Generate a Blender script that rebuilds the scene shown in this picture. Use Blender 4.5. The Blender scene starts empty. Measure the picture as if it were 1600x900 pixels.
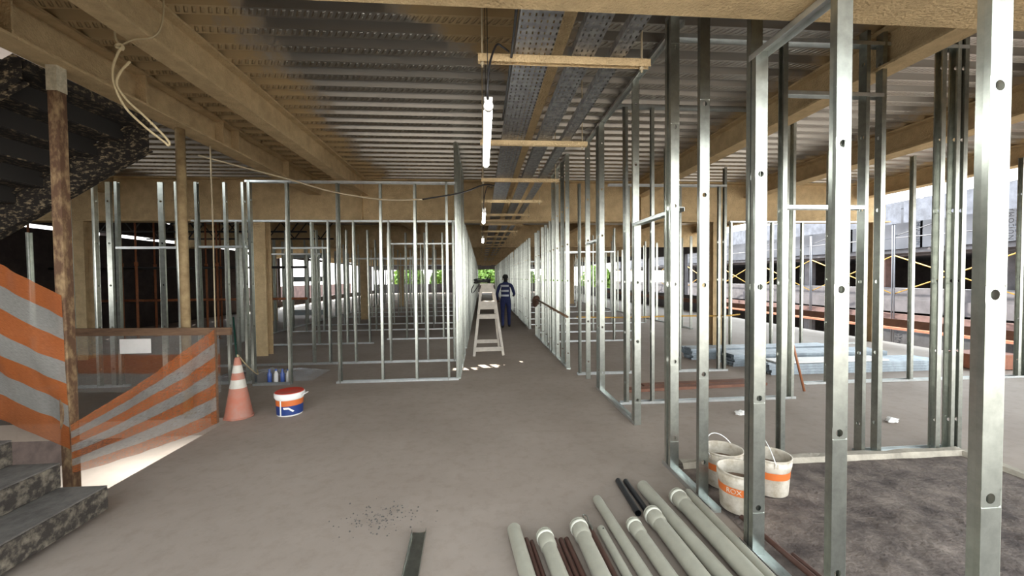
import bpy, bmesh, math, random
from mathutils import Vector, Matrix, noise
random.seed(7)
C = bpy.context.scene.collection
SC = bpy.context.scene
PI = math.pi
R = math.radians

# ------------------------------------------------------------------ camera
cam_d = bpy.data.cameras.new('camera')
cam_d.sensor_width = 36
cam_d.lens = 620 / 1600 * 36
cam_d.clip_start = 0.05
cam_d.clip_end = 400
cam = bpy.data.objects.new('camera', cam_d)
C.objects.link(cam)
psi, th, rho = R(4.412), R(1.518), 0.009
d = Vector((math.sin(psi) * math.cos(th), math.cos(psi) * math.cos(th), -math.sin(th)))
r0 = Vector((math.cos(psi), -math.sin(psi), 0))
u0 = r0.cross(d)
r = math.cos(rho) * r0 - math.sin(rho) * u0
u = math.cos(rho) * u0 + math.sin(rho) * r0
m = Matrix((r, u, -d)).transposed().to_4x4()
m.translation = Vector((0, 0, 1.65))
cam.matrix_world = m
SC.camera = cam

# ------------------------------------------------------------------ light, exposure
SC.view_settings.view_transform = 'Standard'
SC.view_settings.look = 'None'
SC.view_settings.exposure = 2.5
SC.view_settings.gamma = 1
SC.view_settings.use_curve_mapping = False
SC.cycles.diffuse_bounces = 7
SC.cycles.glossy_bounces = 5
SC.cycles.max_bounces = 14
SC.cycles.transparent_max_bounces = 16

W = bpy.data.worlds.new('sky')
SC.world = W
W.use_nodes = True
nt = W.node_tree
bg = nt.nodes['Background']
tc = nt.nodes.new('ShaderNodeTexCoord')
sx = nt.nodes.new('ShaderNodeSeparateXYZ')
rp = nt.nodes.new('ShaderNodeValToRGB')
rp.color_ramp.elements[0].position = 0.0
rp.color_ramp.elements[0].color = (1.0, 0.99, 0.97, 1)
rp.color_ramp.elements[1].position = 0.7
rp.color_ramp.elements[1].color = (0.72, 0.88, 1.0, 1)
nt.links.new(tc.outputs['Generated'], sx.inputs[0])
nt.links.new(sx.outputs['Z'], rp.inputs[0])
nt.links.new(rp.outputs[0], bg.inputs[0])
bg.inputs[1].default_value = 1.25

sun_d = bpy.data.lights.new('sun', 'SUN')
sun_d.energy = 4.5
sun_d.angle = R(0.6)
sun_d.color = (1.0, 0.95, 0.86)
sun = bpy.data.objects.new('sun', sun_d)
C.objects.link(sun)
sun.rotation_euler = Vector((1.4, -3.2, -3.9)).to_track_quat('-Z', 'Y').to_euler()


# ------------------------------------------------------------------ materials
def mat(name, col, rough=0.6, metal=0.0, var=0.0, scale=8.0, bump=0.0, bscale=40.0, col2=None, lo=0.35, hi=0.65, detail=6.0, stretch=None, spec=0.5):
    M = bpy.data.materials.new(name)
    M.use_nodes = True
    n, L = M.node_tree.nodes, M.node_tree.links
    b = n['Principled BSDF']
    b.inputs['Roughness'].default_value = rough
    b.inputs['Metallic'].default_value = metal
    b.inputs['Specular IOR Level'].default_value = spec
    b.inputs['Base Color'].default_value = (*col, 1)
    t = n.new('ShaderNodeTexCoord')
    src = t.outputs['Object']
    if stretch:
        mp = n.new('ShaderNodeMapping')
        mp.inputs['Scale'].default_value = stretch
        L.new(src, mp.inputs[0])
        src = mp.outputs[0]
    if var or col2:
        nz = n.new('ShaderNodeTexNoise')
        nz.inputs['Scale'].default_value = scale
        nz.inputs['Detail'].default_value = detail
        nz.inputs['Roughness'].default_value = 0.65
        L.new(src, nz.inputs['Vector'])
        cr = n.new('ShaderNodeValToRGB')
        cr.color_ramp.elements[0].position = lo
        cr.color_ramp.elements[1].position = hi
        c2 = col2 or tuple(min(1, c * (1 + var)) for c in col)
        c1 = col if col2 else tuple(c * (1 - var) for c in col)
        cr.color_ramp.elements[0].color = (*c1, 1)
        cr.color_ramp.elements[1].color = (*c2, 1)
        L.new(nz.outputs[0], cr.inputs[0])
        L.new(cr.outputs[0], b.inputs['Base Color'])
    if bump:
        n2 = n.new('ShaderNodeTexNoise')
        n2.inputs['Scale'].default_value = bscale
        n2.inputs['Detail'].default_value = 4
        L.new(src, n2.inputs['Vector'])
        bp = n.new('ShaderNodeBump')
        bp.inputs['Strength'].default_value = bump
        bp.inputs['Distance'].default_value = 0.02
        L.new(n2.outputs[0], bp.inputs['Height'])
        L.new(bp.outputs[0], b.inputs['Normal'])
    return M


def math_node(n, L, op, a, b=None):
    q = n.new('ShaderNodeMath')
    q.operation = op
    for i, v in enumerate((a, b)):
        if v is None:
            continue
        if isinstance(v, (int, float)):
            q.inputs[i].default_value = v
        else:
            L.new(v, q.inputs[i])
    return q.outputs[0]


M_galv = mat('galvanised_steel', (0.48, 0.498, 0.445), 0.28, 0.92, var=0.14, scale=14, bump=0.03, bscale=9)
def vary(M, lo, hi):
    n, L = M.node_tree.nodes, M.node_tree.links
    b = n['Principled BSDF']
    src = b.inputs['Base Color'].links[0].from_socket
    oi = n.new('ShaderNodeObjectInfo')
    mr = n.new('ShaderNodeMapRange'); mr.inputs[3].default_value = lo; mr.inputs[4].default_value = hi
    L.new(oi.outputs['Random'], mr.inputs[0])
    vm = n.new('ShaderNodeVectorMath'); vm.operation = 'SCALE'
    L.new(src, vm.inputs[0]); L.new(mr.outputs[0], vm.inputs['Scale'])
    L.new(vm.outputs[0], b.inputs['Base Color'])


vary(M_galv, 0.62, 1.08)
M_track = mat('galvanised_track', (0.62, 0.64, 0.63), 0.33, 0.9, var=0.1, scale=10)
M_fire = mat('tan_fireproofing', (0.54, 0.40, 0.225), 0.95, 0, var=0.14, scale=6, bump=0.8, bscale=60, spec=0.1)
M_rust = mat('rusty_steel', (0.10, 0.05, 0.025), 0.8, 0.1, col2=(0.30, 0.20, 0.10), scale=12, stretch=(1.5, 1.5, 0.7), lo=0.45, hi=0.68)
M_brownwood = mat('dark_timber', (0.10, 0.055, 0.03), 0.8, 0, col2=(0.19, 0.11, 0.06), scale=6, stretch=(0.6, 4, 4))
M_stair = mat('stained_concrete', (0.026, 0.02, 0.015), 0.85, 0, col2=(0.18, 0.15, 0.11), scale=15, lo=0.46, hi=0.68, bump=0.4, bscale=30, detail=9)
M_tread = mat('worn_tread_concrete', (0.065, 0.056, 0.048), 0.85, 0, col2=(0.13, 0.115, 0.10), scale=7, bump=0.2, bscale=40)
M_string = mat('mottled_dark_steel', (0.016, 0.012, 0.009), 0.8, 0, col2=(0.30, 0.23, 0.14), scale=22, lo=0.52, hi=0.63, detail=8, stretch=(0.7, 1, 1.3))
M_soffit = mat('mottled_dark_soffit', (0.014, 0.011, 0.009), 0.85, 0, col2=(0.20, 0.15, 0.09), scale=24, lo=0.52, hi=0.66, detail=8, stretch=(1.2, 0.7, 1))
M_dark = mat('dark_steel', (0.03, 0.027, 0.024), 0.6, 0.3)
M_beige = mat('beige_painted_wood', (0.50, 0.45, 0.38), 0.6, 0, var=0.12, scale=10)
M_pvc = mat('cream_pvc', (0.325, 0.305, 0.24), 0.45, 0, var=0.10, scale=5)
M_pvcring = mat('pale_pvc_ring', (0.52, 0.50, 0.41), 0.4, 0)
M_pvcb = mat('brown_pvc', (0.075, 0.034, 0.024), 0.45, 0, var=0.2, scale=6)
M_black = mat('black_plastic', (0.012, 0.012, 0.014), 0.4)
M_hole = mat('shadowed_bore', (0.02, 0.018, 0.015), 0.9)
M_cone = mat('faded_orange_plastic', (0.38, 0.12, 0.07), 0.7, 0, col2=(0.32, 0.18, 0.14), scale=6, lo=0.4, hi=0.7)
M_coneband = mat('cone_reflective_band', (0.45, 0.42, 0.36), 0.5, 0, var=0.1)
M_white = mat('white_plastic', (0.74, 0.72, 0.68), 0.45, 0, var=0.05, scale=8)
M_dirtywhite = mat('plaster_smeared_plastic', (0.34, 0.28, 0.20), 0.7, 0, col2=(0.60, 0.54, 0.45), scale=9, lo=0.35, hi=0.6)
M_red = mat('red_plastic', (0.48, 0.035, 0.015), 0.5)
M_orange = mat('orange_label', (0.55, 0.13, 0.025), 0.5)
M_blue = mat('blue_label', (0.012, 0.035, 0.16), 0.45)
M_mortar = mat('dried_mortar', (0.16, 0.105, 0.07), 0.95, 0, var=0.3, scale=20, bump=0.5, bscale=40)
M_rope = mat('cream_rope', (0.52, 0.42, 0.25), 0.9, 0, bump=0.4, bscale=120)
M_cable = mat('black_cable', (0.012, 0.011, 0.012), 0.5)
M_creamcable = mat('dusty_cream_cable', (0.42, 0.34, 0.22), 0.7)
M_board = mat('reddish_board', (0.17, 0.075, 0.045), 0.8, 0, var=0.2, scale=5)
M_orangewood = mat('orange_painted_board', (0.23, 0.08, 0.04), 0.7, 0, var=0.2)
M_conc = mat('raw_concrete', (0.09, 0.082, 0.086), 0.9, 0, var=0.22, scale=2.5, bump=0.15, bscale=20)
M_redearth = mat('earth_stained_concrete', (0.12, 0.066, 0.056), 0.9, 0, var=0.3, scale=2)
M_kerb = mat('mortar_kerb', (0.33, 0.29, 0.23), 0.95, 0, var=0.2, scale=8, bump=0.4, bscale=30)
M_tarp = mat('grey_white_tarpaulin', (0.07, 0.074, 0.09), 0.7, 0, var=0.12, scale=0.8)
M_netting = mat('pale_blue_netting', (0.09, 0.095, 0.115), 0.8, 0, var=0.3, scale=3)
M_letter = mat('faded_black_lettering', (0.008, 0.008, 0.012), 0.9)
M_yellow = mat('yellow_brace', (0.42, 0.24, 0.045), 0.6, 0.1, var=0.2)
M_prop = mat('orange_shoring_steel', (0.26, 0.085, 0.03), 0.7, 0.1, var=0.25, scale=6)
M_scaf = mat('grey_scaffold_tube', (0.12, 0.12, 0.13), 0.5, 0.6)
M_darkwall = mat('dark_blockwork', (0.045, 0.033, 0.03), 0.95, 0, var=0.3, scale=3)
M_bluepanel = mat('pale_blue_steel', (0.40, 0.47, 0.50), 0.5, 0, var=0.06)
M_leaf = mat('bright_green_leaves', (0.07, 0.15, 0.015), 0.7, 0, col2=(0.19, 0.28, 0.04), scale=3)
M_bark = mat('bark', (0.10, 0.07, 0.05), 0.9)
M_overall = mat('dark_blue_work_cloth', (0.012, 0.018, 0.075), 0.85, 0, var=0.2, scale=10)
M_reflect = mat('grey_reflective_tape', (0.45, 0.47, 0.5), 0.5)
M_skin = mat('brown_skin', (0.13, 0.065, 0.04), 0.6)
M_hair = mat('black_hair', (0.008, 0.007, 0.006), 0.8)
M_earth = mat('pale_ground', (0.24, 0.21, 0.185), 0.95, 0, var=0.12, scale=0.6)
M_bronze = mat('copper_brown_pole', (0.33, 0.13, 0.06), 0.5, 0.3)
M_rubble = mat('debris_bits', (0.10, 0.09, 0.08), 0.95)


def make_floor_mat():
    M = bpy.data.materials.new('dusty_concrete_floor')
    M.use_nodes = True
    n, L = M.node_tree.nodes, M.node_tree.links
    b = n['Principled BSDF']
    b.inputs['Roughness'].default_value = 0.72
    b.inputs['Specular IOR Level'].default_value = 0.3
    t = n.new('ShaderNodeTexCoord')
    n1 = n.new('ShaderNodeTexNoise'); n1.inputs['Scale'].default_value = 0.7; n1.inputs['Detail'].default_value = 8; n1.inputs['Roughness'].default_value = 0.6
    n2 = n.new('ShaderNodeTexNoise'); n2.inputs['Scale'].default_value = 9; n2.inputs['Detail'].default_value = 8; n2.inputs['Roughness'].default_value = 0.7
    L.new(t.outputs['Object'], n1.inputs['Vector']); L.new(t.outputs['Object'], n2.inputs['Vector'])
    c1 = n.new('ShaderNodeValToRGB')
    c1.color_ramp.elements[0].position = 0.3; c1.color_ramp.elements[0].color = (0.265, 0.212, 0.172, 1)
    c1.color_ramp.elements[1].position = 0.7; c1.color_ramp.elements[1].color = (0.345, 0.283, 0.235, 1)
    L.new(n1.outputs[0], c1.inputs[0])
    c2 = n.new('ShaderNodeValToRGB')
    c2.color_ramp.elements[0].position = 0.33; c2.color_ramp.elements[0].color = (0.80, 0.78, 0.76, 1)
    c2.color_ramp.elements[1].position = 0.52; c2.color_ramp.elements[1].color = (1, 1, 1, 1)
    L.new(n2.outputs[0], c2.inputs[0])
    mx = n.new('ShaderNodeMixRGB'); mx.blend_type = 'MULTIPLY'; mx.inputs[0].default_value = 0.6
    L.new(c1.outputs[0], mx.inputs[1]); L.new(c2.outputs[0], mx.inputs[2])
    L.new(mx.outputs[0], b.inputs['Base Color'])
    bp = n.new('ShaderNodeBump'); bp.inputs['Strength'].default_value = 0.12; bp.inputs['Distance'].default_value = 0.02
    L.new(n2.outputs[0], bp.inputs['Height']); L.new(bp.outputs[0], b.inputs['Normal'])
    return M


def make_deck_mat():
    """galvanised ribbed deck, embossed dimples, tan overspray beside the sprayed beams"""
    M = bpy.data.materials.new('galvanised_deck')
    M.use_nodes = True
    n, L = M.node_tree.nodes, M.node_tree.links
    b = n['Principled BSDF']
    t = n.new('ShaderNodeTexCoord')
    s = n.new('ShaderNodeSeparateXYZ'); L.new(t.outputs['Object'], s.inputs[0])
    x, y = s.outputs['X'], s.outputs['Y']
    nz = n.new('ShaderNodeTexNoise'); nz.inputs['Scale'].default_value = 1.3; nz.inputs['Detail'].default_value = 10; nz.inputs['Roughness'].default_value = 0.72
    L.new(t.outputs['Object'], nz.inputs['Vector'])
    wob = math_node(n, L, 'MULTIPLY', math_node(n, L, 'SUBTRACT', nz.outputs[0], 0.5), 1.7)

    def near(c, w):   # 1 within w of x = c
        dd = math_node(n, L, 'ABSOLUTE', math_node(n, L, 'SUBTRACT', x, c))
        return math_node(n, L, 'SUBTRACT', w, dd)
    v = near(-3.1, 1.05)
    for c, w in ((3.68, 0.22), (6.4, 0.3), (9.2, 0.3), (0.62, 0.12)):
        v = math_node(n, L, 'MAXIMUM', v, near(c, w))
    # spray drift fanning out from the near girder to the corridor side
    yy = math_node(n, L, 'SUBTRACT', math_node(n, L, 'ADD', math_node(n, L, 'MULTIPLY', math_node(n, L, 'ADD', x, 0.7), 1.0), 3.35), y)
    lim = math_node(n, L, 'SUBTRACT', 0.75, x)
    lim = math_node(n, L, 'MINIMUM', lim, math_node(n, L, 'ADD', x, 1.1))
    yy = math_node(n, L, 'MINIMUM', yy, lim)
    v = math_node(n, L, 'MAXIMUM', v, yy)
    v = math_node(n, L, 'ADD', v, wob)
    cr = n.new('ShaderNodeMapRange'); cr.inputs[1].default_value = -0.18; cr.inputs[2].default_value = 0.16
    L.new(v, cr.inputs[0])
    mask = cr.outputs[0]
    mc = n.new('ShaderNodeMixRGB')
    mc.inputs[1].default_value = (0.37, 0.345, 0.31, 1); mc.inputs[2].default_value = (0.42, 0.30, 0.155, 1)
    L.new(mask, mc.inputs[0]); L.new(mc.outputs[0], b.inputs['Base Color'])
    L.new(math_node(n, L, 'SUBTRACT', 0.88, math_node(n, L, 'MULTIPLY', mask, 0.87)), b.inputs['Metallic'])
    L.new(math_node(n, L, 'ADD', 0.34, math_node(n, L, 'MULTIPLY', mask, 0.6)), b.inputs['Roughness'])
    # slanted dimples along each rib
    ph = math_node(n, L, 'FRACT', math_node(n, L, 'MULTIPLY', math_node(n, L, 'ADD', x, math_node(n, L, 'MULTIPLY', y, 0.6)), 16.0))
    tri = math_node(n, L, 'ABSOLUTE', math_node(n, L, 'SUBTRACT', ph, 0.5))
    dash = n.new('ShaderNodeMapRange'); dash.inputs[1].default_value = 0.12; dash.inputs[2].default_value = 0.3; dash.inputs[3].default_value = 1; dash.inputs[4].default_value = 0
    L.new(tri, dash.inputs[0])
    py = math_node(n, L, 'FRACT', math_node(n, L, 'DIVIDE', y, 0.26))
    band = n.new('ShaderNodeMapRange'); band.inputs[1].default_value = 0.17; band.inputs[2].default_value = 0.1; band.inputs[3].default_value = 0; band.inputs[4].default_value = 1
    L.new(math_node(n, L, 'ABSOLUTE', math_node(n, L, 'SUBTRACT', py, 0.23)), band.inputs[0])
    h = math_node(n, L, 'MULTIPLY', dash.outputs[0], band.outputs[0])
    h = math_node(n, L, 'ADD', h, math_node(n, L, 'MULTIPLY', nz.outputs[0], 0.2))
    bp = n.new('ShaderNodeBump'); bp.inputs['Strength'].default_value = 1.0; bp.inputs['Distance'].default_value = 0.022
    L.new(h, bp.inputs['Height']); L.new(bp.outputs[0], b.inputs['Normal'])
    return M


def make_tray_mat():
    M = bpy.data.materials.new('perforated_galvanised_tray')
    M.use_nodes = True
    n, L = M.node_tree.nodes, M.node_tree.links
    b = n['Principled BSDF']
    b.inputs['Metallic'].default_value = 0.9
    b.inputs['Roughness'].default_value = 0.42
    t = n.new('ShaderNodeTexCoord')
    s = n.new('ShaderNodeSeparateXYZ'); L.new(t.outputs['Object'], s.inputs[0])
    nz = n.new('ShaderNodeTexNoise'); nz.inputs['Scale'].default_value = 22; nz.inputs['Detail'].default_value = 5
    L.new(t.outputs['Object'], nz.inputs['Vector'])
    cr = n.new('ShaderNodeValToRGB')
    cr.color_ramp.elements[0].position = 0.4; cr.color_ramp.elements[0].color = (0.21, 0.21, 0.22, 1)
    cr.color_ramp.elements[1].position = 0.62; cr.color_ramp.elements[1].color = (0.36, 0.36, 0.36, 1)
    L.new(nz.outputs[0], cr.inputs[0]); L.new(cr.outputs[0], b.inputs['Base Color'])
    fx = math_node(n, L, 'ABSOLUTE', math_node(n, L, 'SUBTRACT', math_node(n, L, 'FRACT', math_node(n, L, 'DIVIDE', s.outputs['X'], 0.033)), 0.5))
    fy = math_node(n, L, 'ABSOLUTE', math_node(n, L, 'SUBTRACT', math_node(n, L, 'FRACT', math_node(n, L, 'DIVIDE', s.outputs['Y'], 0.05)), 0.5))
    hole = math_node(n, L, 'MULTIPLY', math_node(n, L, 'LESS_THAN', fx, 0.13), math_node(n, L, 'LESS_THAN', fy, 0.26))
    zz = math_node(n, L, 'LESS_THAN', s.outputs['Z'], 0.004)
    hole = math_node(n, L, 'MULTIPLY', hole, zz)
    tr = n.new('ShaderNodeBsdfTransparent')
    mx = n.new('ShaderNodeMixShader')
    L.new(hole, mx.inputs[0]); L.new(b.outputs[0], mx.inputs[1]); L.new(tr.outputs[0], mx.inputs[2])
    L.new(mx.outputs[0], n['Material Output'].inputs[0])
    return M


def make_mesh_mat(name, bands, alpha=0.22, phase=0.0):
    """woven safety mesh: orange and white bands across v, see-through weave"""
    M = bpy.data.materials.new(name)
    M.use_nodes = True
    n, L = M.node_tree.nodes, M.node_tree.links
    b = n['Principled BSDF']
    b.inputs['Roughness'].default_value = 0.6
    t = n.new('ShaderNodeUVMap')
    s = n.new('ShaderNodeSeparateXYZ'); L.new(t.outputs[0], s.inputs[0])
    f = math_node(n, L, 'FRACT', math_node(n, L, 'ADD', math_node(n, L, 'MULTIPLY', s.outputs['Y'], bands), phase))
    w = math_node(n, L, 'GREATER_THAN', f, 0.5)
    mc = n.new('ShaderNodeMixRGB')
    mc.inputs[1].default_value = (0.46, 0.125, 0.025, 1); mc.inputs[2].default_value = (0.36, 0.34, 0.31, 1)
    L.new(w, mc.inputs[0]); L.new(mc.outputs[0], b.inputs['Base Color'])
    tl = n.new('ShaderNodeBsdfTranslucent'); L.new(mc.outputs[0], tl.inputs[0])
    m1 = n.new('ShaderNodeMixShader'); m1.inputs[0].default_value = 0.4
    L.new(b.outputs[0], m1.inputs[1]); L.new(tl.outputs[0], m1.inputs[2])
    tr = n.new('ShaderNodeBsdfTransparent')
    m2 = n.new('ShaderNodeMixShader')
    nz = n.new('ShaderNodeTexNoise'); nz.inputs['Scale'].default_value = 9
    mp = n.new('ShaderNodeMapping'); mp.inputs['Scale'].default_value = (4, 40, 1)
    L.new(t.outputs[0], mp.inputs[0]); L.new(mp.outputs[0], nz.inputs['Vector'])
    a = math_node(n, L, 'ADD', math_node(n, L, 'MULTIPLY', math_node(n, L, 'SUBTRACT', nz.outputs[0], 0.5), 0.7), alpha)
    a = math_node(n, L, 'ADD', a, math_node(n, L, 'MULTIPLY', w, 0.06))
    L.new(a, m2.inputs[0]); L.new(m1.outputs[0], m2.inputs[1]); L.new(tr.outputs[0], m2.inputs[2])
    L.new(m2.outputs[0], n['Material Output'].inputs[0])
    return M


def make_film_mat():
    M = bpy.data.materials.new('clear_plastic_film')
    M.use_nodes = True
    n, L = M.node_tree.nodes, M.node_tree.links
    b = n['Principled BSDF']
    b.inputs['Base Color'].default_value = (0.5, 0.52, 0.55, 1)
    b.inputs['Roughness'].default_value = 0.12
    tr = n.new('ShaderNodeBsdfTransparent')
    mx = n.new('ShaderNodeMixShader'); mx.inputs[0].default_value = 0.72
    L.new(b.outputs[0], mx.inputs[1]); L.new(tr.outputs[0], mx.inputs[2])
    L.new(mx.outputs[0], n['Material Output'].inputs[0])
    return M


def emit(name, col, st):
    M = bpy.data.materials.new(name)
    M.use_nodes = True
    b = M.node_tree.nodes['Principled BSDF']
    b.inputs['Base Color'].default_value = (0.9, 0.9, 0.9, 1)
    b.inputs['Emission Color'].default_value = (*col, 1)
    b.inputs['Emission Strength'].default_value = st
    return M


M_floor = make_floor_mat()
M_deck = make_deck_mat()
M_tray = make_tray_mat()
M_meshA = make_mesh_mat('orange_white_mesh_rail', 3.5, 0.24)
M_meshB = make_mesh_mat('orange_white_mesh_side', 3.5, 0.42)
M_meshC = make_mesh_mat('orange_white_mesh_far', 1.5, 0.55, 0.5)
M_film = make_film_mat()
M_tube = emit('lit_tube', (0.95, 1.0, 0.98), 9.0)


# ------------------------------------------------------------------ mesh helpers
class MB:
    def __init__(s):
        s.v, s.f, s.mi, s.mats, s.uv, s.smooth = [], [], [], [], {}, set()

    def _m(s, m):
        if m is None:
            return 0
        if m not in s.mats:
            s.mats.append(m)
        return s.mats.index(m)

    def quadbox(s, P8, m=None):
        o = len(s.v)
        s.v += [tuple(p) for p in P8]
        k = s._m(m)
        for q in ((0, 3, 2, 1), (4, 5, 6, 7), (0, 1, 5, 4), (1, 2, 6, 5), (2, 3, 7, 6), (3, 0, 4, 7)):
            s.f.append(tuple(o + i for i in q)); s.mi.append(k)
        return s

    def box(s, x0, x1, y0, y1, z0, z1, m=None):
        return s.quadbox([(x0, y0, z0), (x1, y0, z0), (x1, y1, z0), (x0, y1, z0), (x0, y0, z1), (x1, y0, z1), (x1, y1, z1), (x0, y1, z1)], m)

    def bar(s, a, b, w, h, m=None, up=(0, 0, 1)):
        a, b = Vector(a), Vector(b)
        t = (b - a).normalized()
        up = Vector(up)
        if abs(t.dot(up)) > 0.98:
            up = Vector((0, 1, 0))
        x = t.cross(up).normalized(); z = x.cross(t).normalized()
        P = []
        for p in (a, b):
            P += [p - x * w / 2 - z * h / 2, p + x * w / 2 - z * h / 2, p + x * w / 2 + z * h / 2, p - x * w / 2 + z * h / 2]
        return s.quadbox([P[0], P[1], P[2], P[3], P[4], P[5], P[6], P[7]], m)

    def tube(s, pts, rad, m=None, n=8, cap=True):
        pts = [Vector(p) for p in pts]
        rads = rad if isinstance(rad, (list, tuple)) else [rad] * len(pts)
        k = s._m(m)
        o = len(s.v)
        prev = None
        for i, p in enumerate(pts):
            t = (pts[min(i + 1, len(pts) - 1)] - pts[max(i - 1, 0)]).normalized()
            if prev is None:
                ref = Vector((0, 0, 1)) if abs(t.z) < 0.9 else Vector((1, 0, 0))
                x = t.cross(ref).normalized()
            else:
                x = (prev - t * prev.dot(t)).normalized()
            prev = x
            y = t.cross(x)
            for j in range(n):
                a = 2 * PI * j / n
                s.v.append(tuple(p + (x * math.cos(a) + y * math.sin(a)) * rads[i]))
        for i in range(len(pts) - 1):
            for j in range(n):
                s.smooth.add(len(s.f))
                s.f.append((o + i * n + j, o + i * n + (j + 1) % n, o + (i + 1) * n + (j + 1) % n, o + (i + 1) * n + j)); s.mi.append(k)
        if cap:
            s.f.append(tuple(o + j for j in range(n - 1, -1, -1))); s.mi.append(k)
            e = o + (len(pts) - 1) * n
            s.f.append(tuple(e + j for j in range(n))); s.mi.append(k)
        return s

    def lathe(s, prof, c=(0, 0, 0), n=24, m=None, a0=0, a1=2 * PI, mats=None):
        k = s._m(m)
        o = len(s.v)
        full = abs(a1 - a0 - 2 * PI) < 1e-6
        cols = n if full else n + 1
        for (rr, z) in prof:
            for j in range(cols):
                a = a0 + (a1 - a0) * j / n
                s.v.append((c[0] + rr * math.cos(a), c[1] + rr * math.sin(a), c[2] + z))
        for i in range(len(prof) - 1):
            kk = s._m(mats[i]) if mats else k
            for j in range(n):
                j2 = (j + 1) % cols
                s.smooth.add(len(s.f))
                s.f.append((o + i * cols + j, o + i * cols + j2, o + (i + 1) * cols + j2, o + (i + 1) * cols + j)); s.mi.append(kk)
        return s

    def prism(s, poly, axis, a, b, m=None):
        """2D polygon extruded along axis 'x' (poly = y,z), 'y' (poly = x,z) or 'z' (poly = x,y)"""
        k = s._m(m)
        o = len(s.v)
        n = len(poly)
        for q in (a, b):
            for (p0, p1) in poly:
                s.v.append({'x': (q, p0, p1), 'y': (p0, q, p1), 'z': (p0, p1, q)}[axis])
        s.f.append(tuple(o + i for i in range(n))); s.mi.append(k)
        s.f.append(tuple(o + n + i for i in range(n - 1, -1, -1))); s.mi.append(k)
        for i in range(n):
            s.f.append((o + i, o + n + i, o + n + (i + 1) % n, o + (i + 1) % n)); s.mi.append(k)
        return s

    def mesh(s, name, m=None, fix=True):
        me = bpy.data.meshes.new(name)
        me.from_pydata(s.v, [], s.f)
        for q in (s.mats or [m]):
            me.materials.append(q)
        for i, p in enumerate(me.polygons):
            p.material_index = s.mi[i] if s.mats else 0
            if i in s.smooth:
                p.use_smooth = True
        if fix:
            bm = bmesh.new(); bm.from_mesh(me)
            bmesh.ops.recalc_face_normals(bm, faces=bm.faces)
            bm.to_mesh(me); bm.free()
        me.update()
        return me


def link(name, me, parent=None, loc=(0, 0, 0), rot=(0, 0, 0)):
    o = bpy.data.objects.new(name, me)
    C.objects.link(o)
    o.location = loc
    o.rotation_euler = rot
    if parent is not None:
        o.parent = parent
    return o


def build(name, mb, m=None, parent=None, loc=(0, 0, 0), rot=(0, 0, 0), bevel=0):
    o = link(name, mb.mesh(name, m), parent, loc, rot)
    if bevel:
        b = o.modifiers.new('edge', 'BEVEL'); b.width = bevel; b.segments = 2; b.limit_method = 'ANGLE'
    return o


def tag(o, label, cat, group=None, kind=None):
    o['label'] = label
    o['category'] = cat
    if group:
        o['group'] = group
    if kind:
        o['kind'] = kind
    return o


def thing(name, label, cat, loc=(0, 0, 0), rz=0, group=None):
    o = bpy.data.objects.new(name, None)
    o.empty_display_size = 0.1
    C.objects.link(o)
    o.location = loc
    o.rotation_euler = (0, 0, rz)
    return tag(o, label, cat, group)


def struct(name, mb, m, label=None, cat=None):
    o = build(name, mb, m)
    o['kind'] = 'structure'
    if label:
        o['label'] = label
        o['category'] = cat
    return o


def copy_tree(o, parent=None):
    c = o.copy()
    C.objects.link(c)
    if parent is not None:
        c.parent = parent
    for ch in list(o.children):
        copy_tree(ch, c)
    return c


def smooth_pts(P, k=6):
    """Catmull-Rom through P"""
    P = [Vector(p) for p in P]
    Q = [P[0] * 2 - P[1]] + P + [P[-1] * 2 - P[-2]]
    out = []
    for i in range(1, len(Q) - 2):
        for j in range(k):
            t = j / k
            a, b, c, e = Q[i - 1], Q[i], Q[i + 1], Q[i + 2]
            out.append(0.5 * ((2 * b) + (c - a) * t + (2 * a - 5 * b + 4 * c - e) * t * t + (3 * b - a - 3 * c + e) * t ** 3))
    out.append(P[-1])
    return out


# ------------------------------------------------------------------ the setting
DECK = 3.83
X0, X1, Y0, Y1 = -12.0, 9.9, -1.04, 46.0
WELL = (-7.5, -2.98, 3.1, 4.97)

mb = MB()
for (a, b, c, e) in ((X0, X1, -10.0, WELL[2]), (X0, WELL[0], WELL[2], WELL[3]), (WELL[1], X1, WELL[2], WELL[3]), (X0, X1, WELL[3], Y1)):
    mb.box(a, b, c, e, -0.2, 0)
struct('floor', mb, M_floor, 'dusty grey-brown concrete floor slab with a stair opening', 'floor')
struct('ground', MB().box(-70, 70, -50, 120, -4.0, -3.6), M_earth, 'pale bare ground one storey below', 'ground')

# ribbed steel deck, ribs running across the corridor
SH = (-7.5, -3.85, 3.1, 4.97)   # stair opening in the deck
SUN_SLOTS = [(-1.95, -1.5, 10.22, 10.56), (-1.5, -1.08, 10.42, 10.78), (-1.02, -0.62, 10.62, 11.02)]  # gaps added out of sight to let sun patches onto the corridor floor


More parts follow.
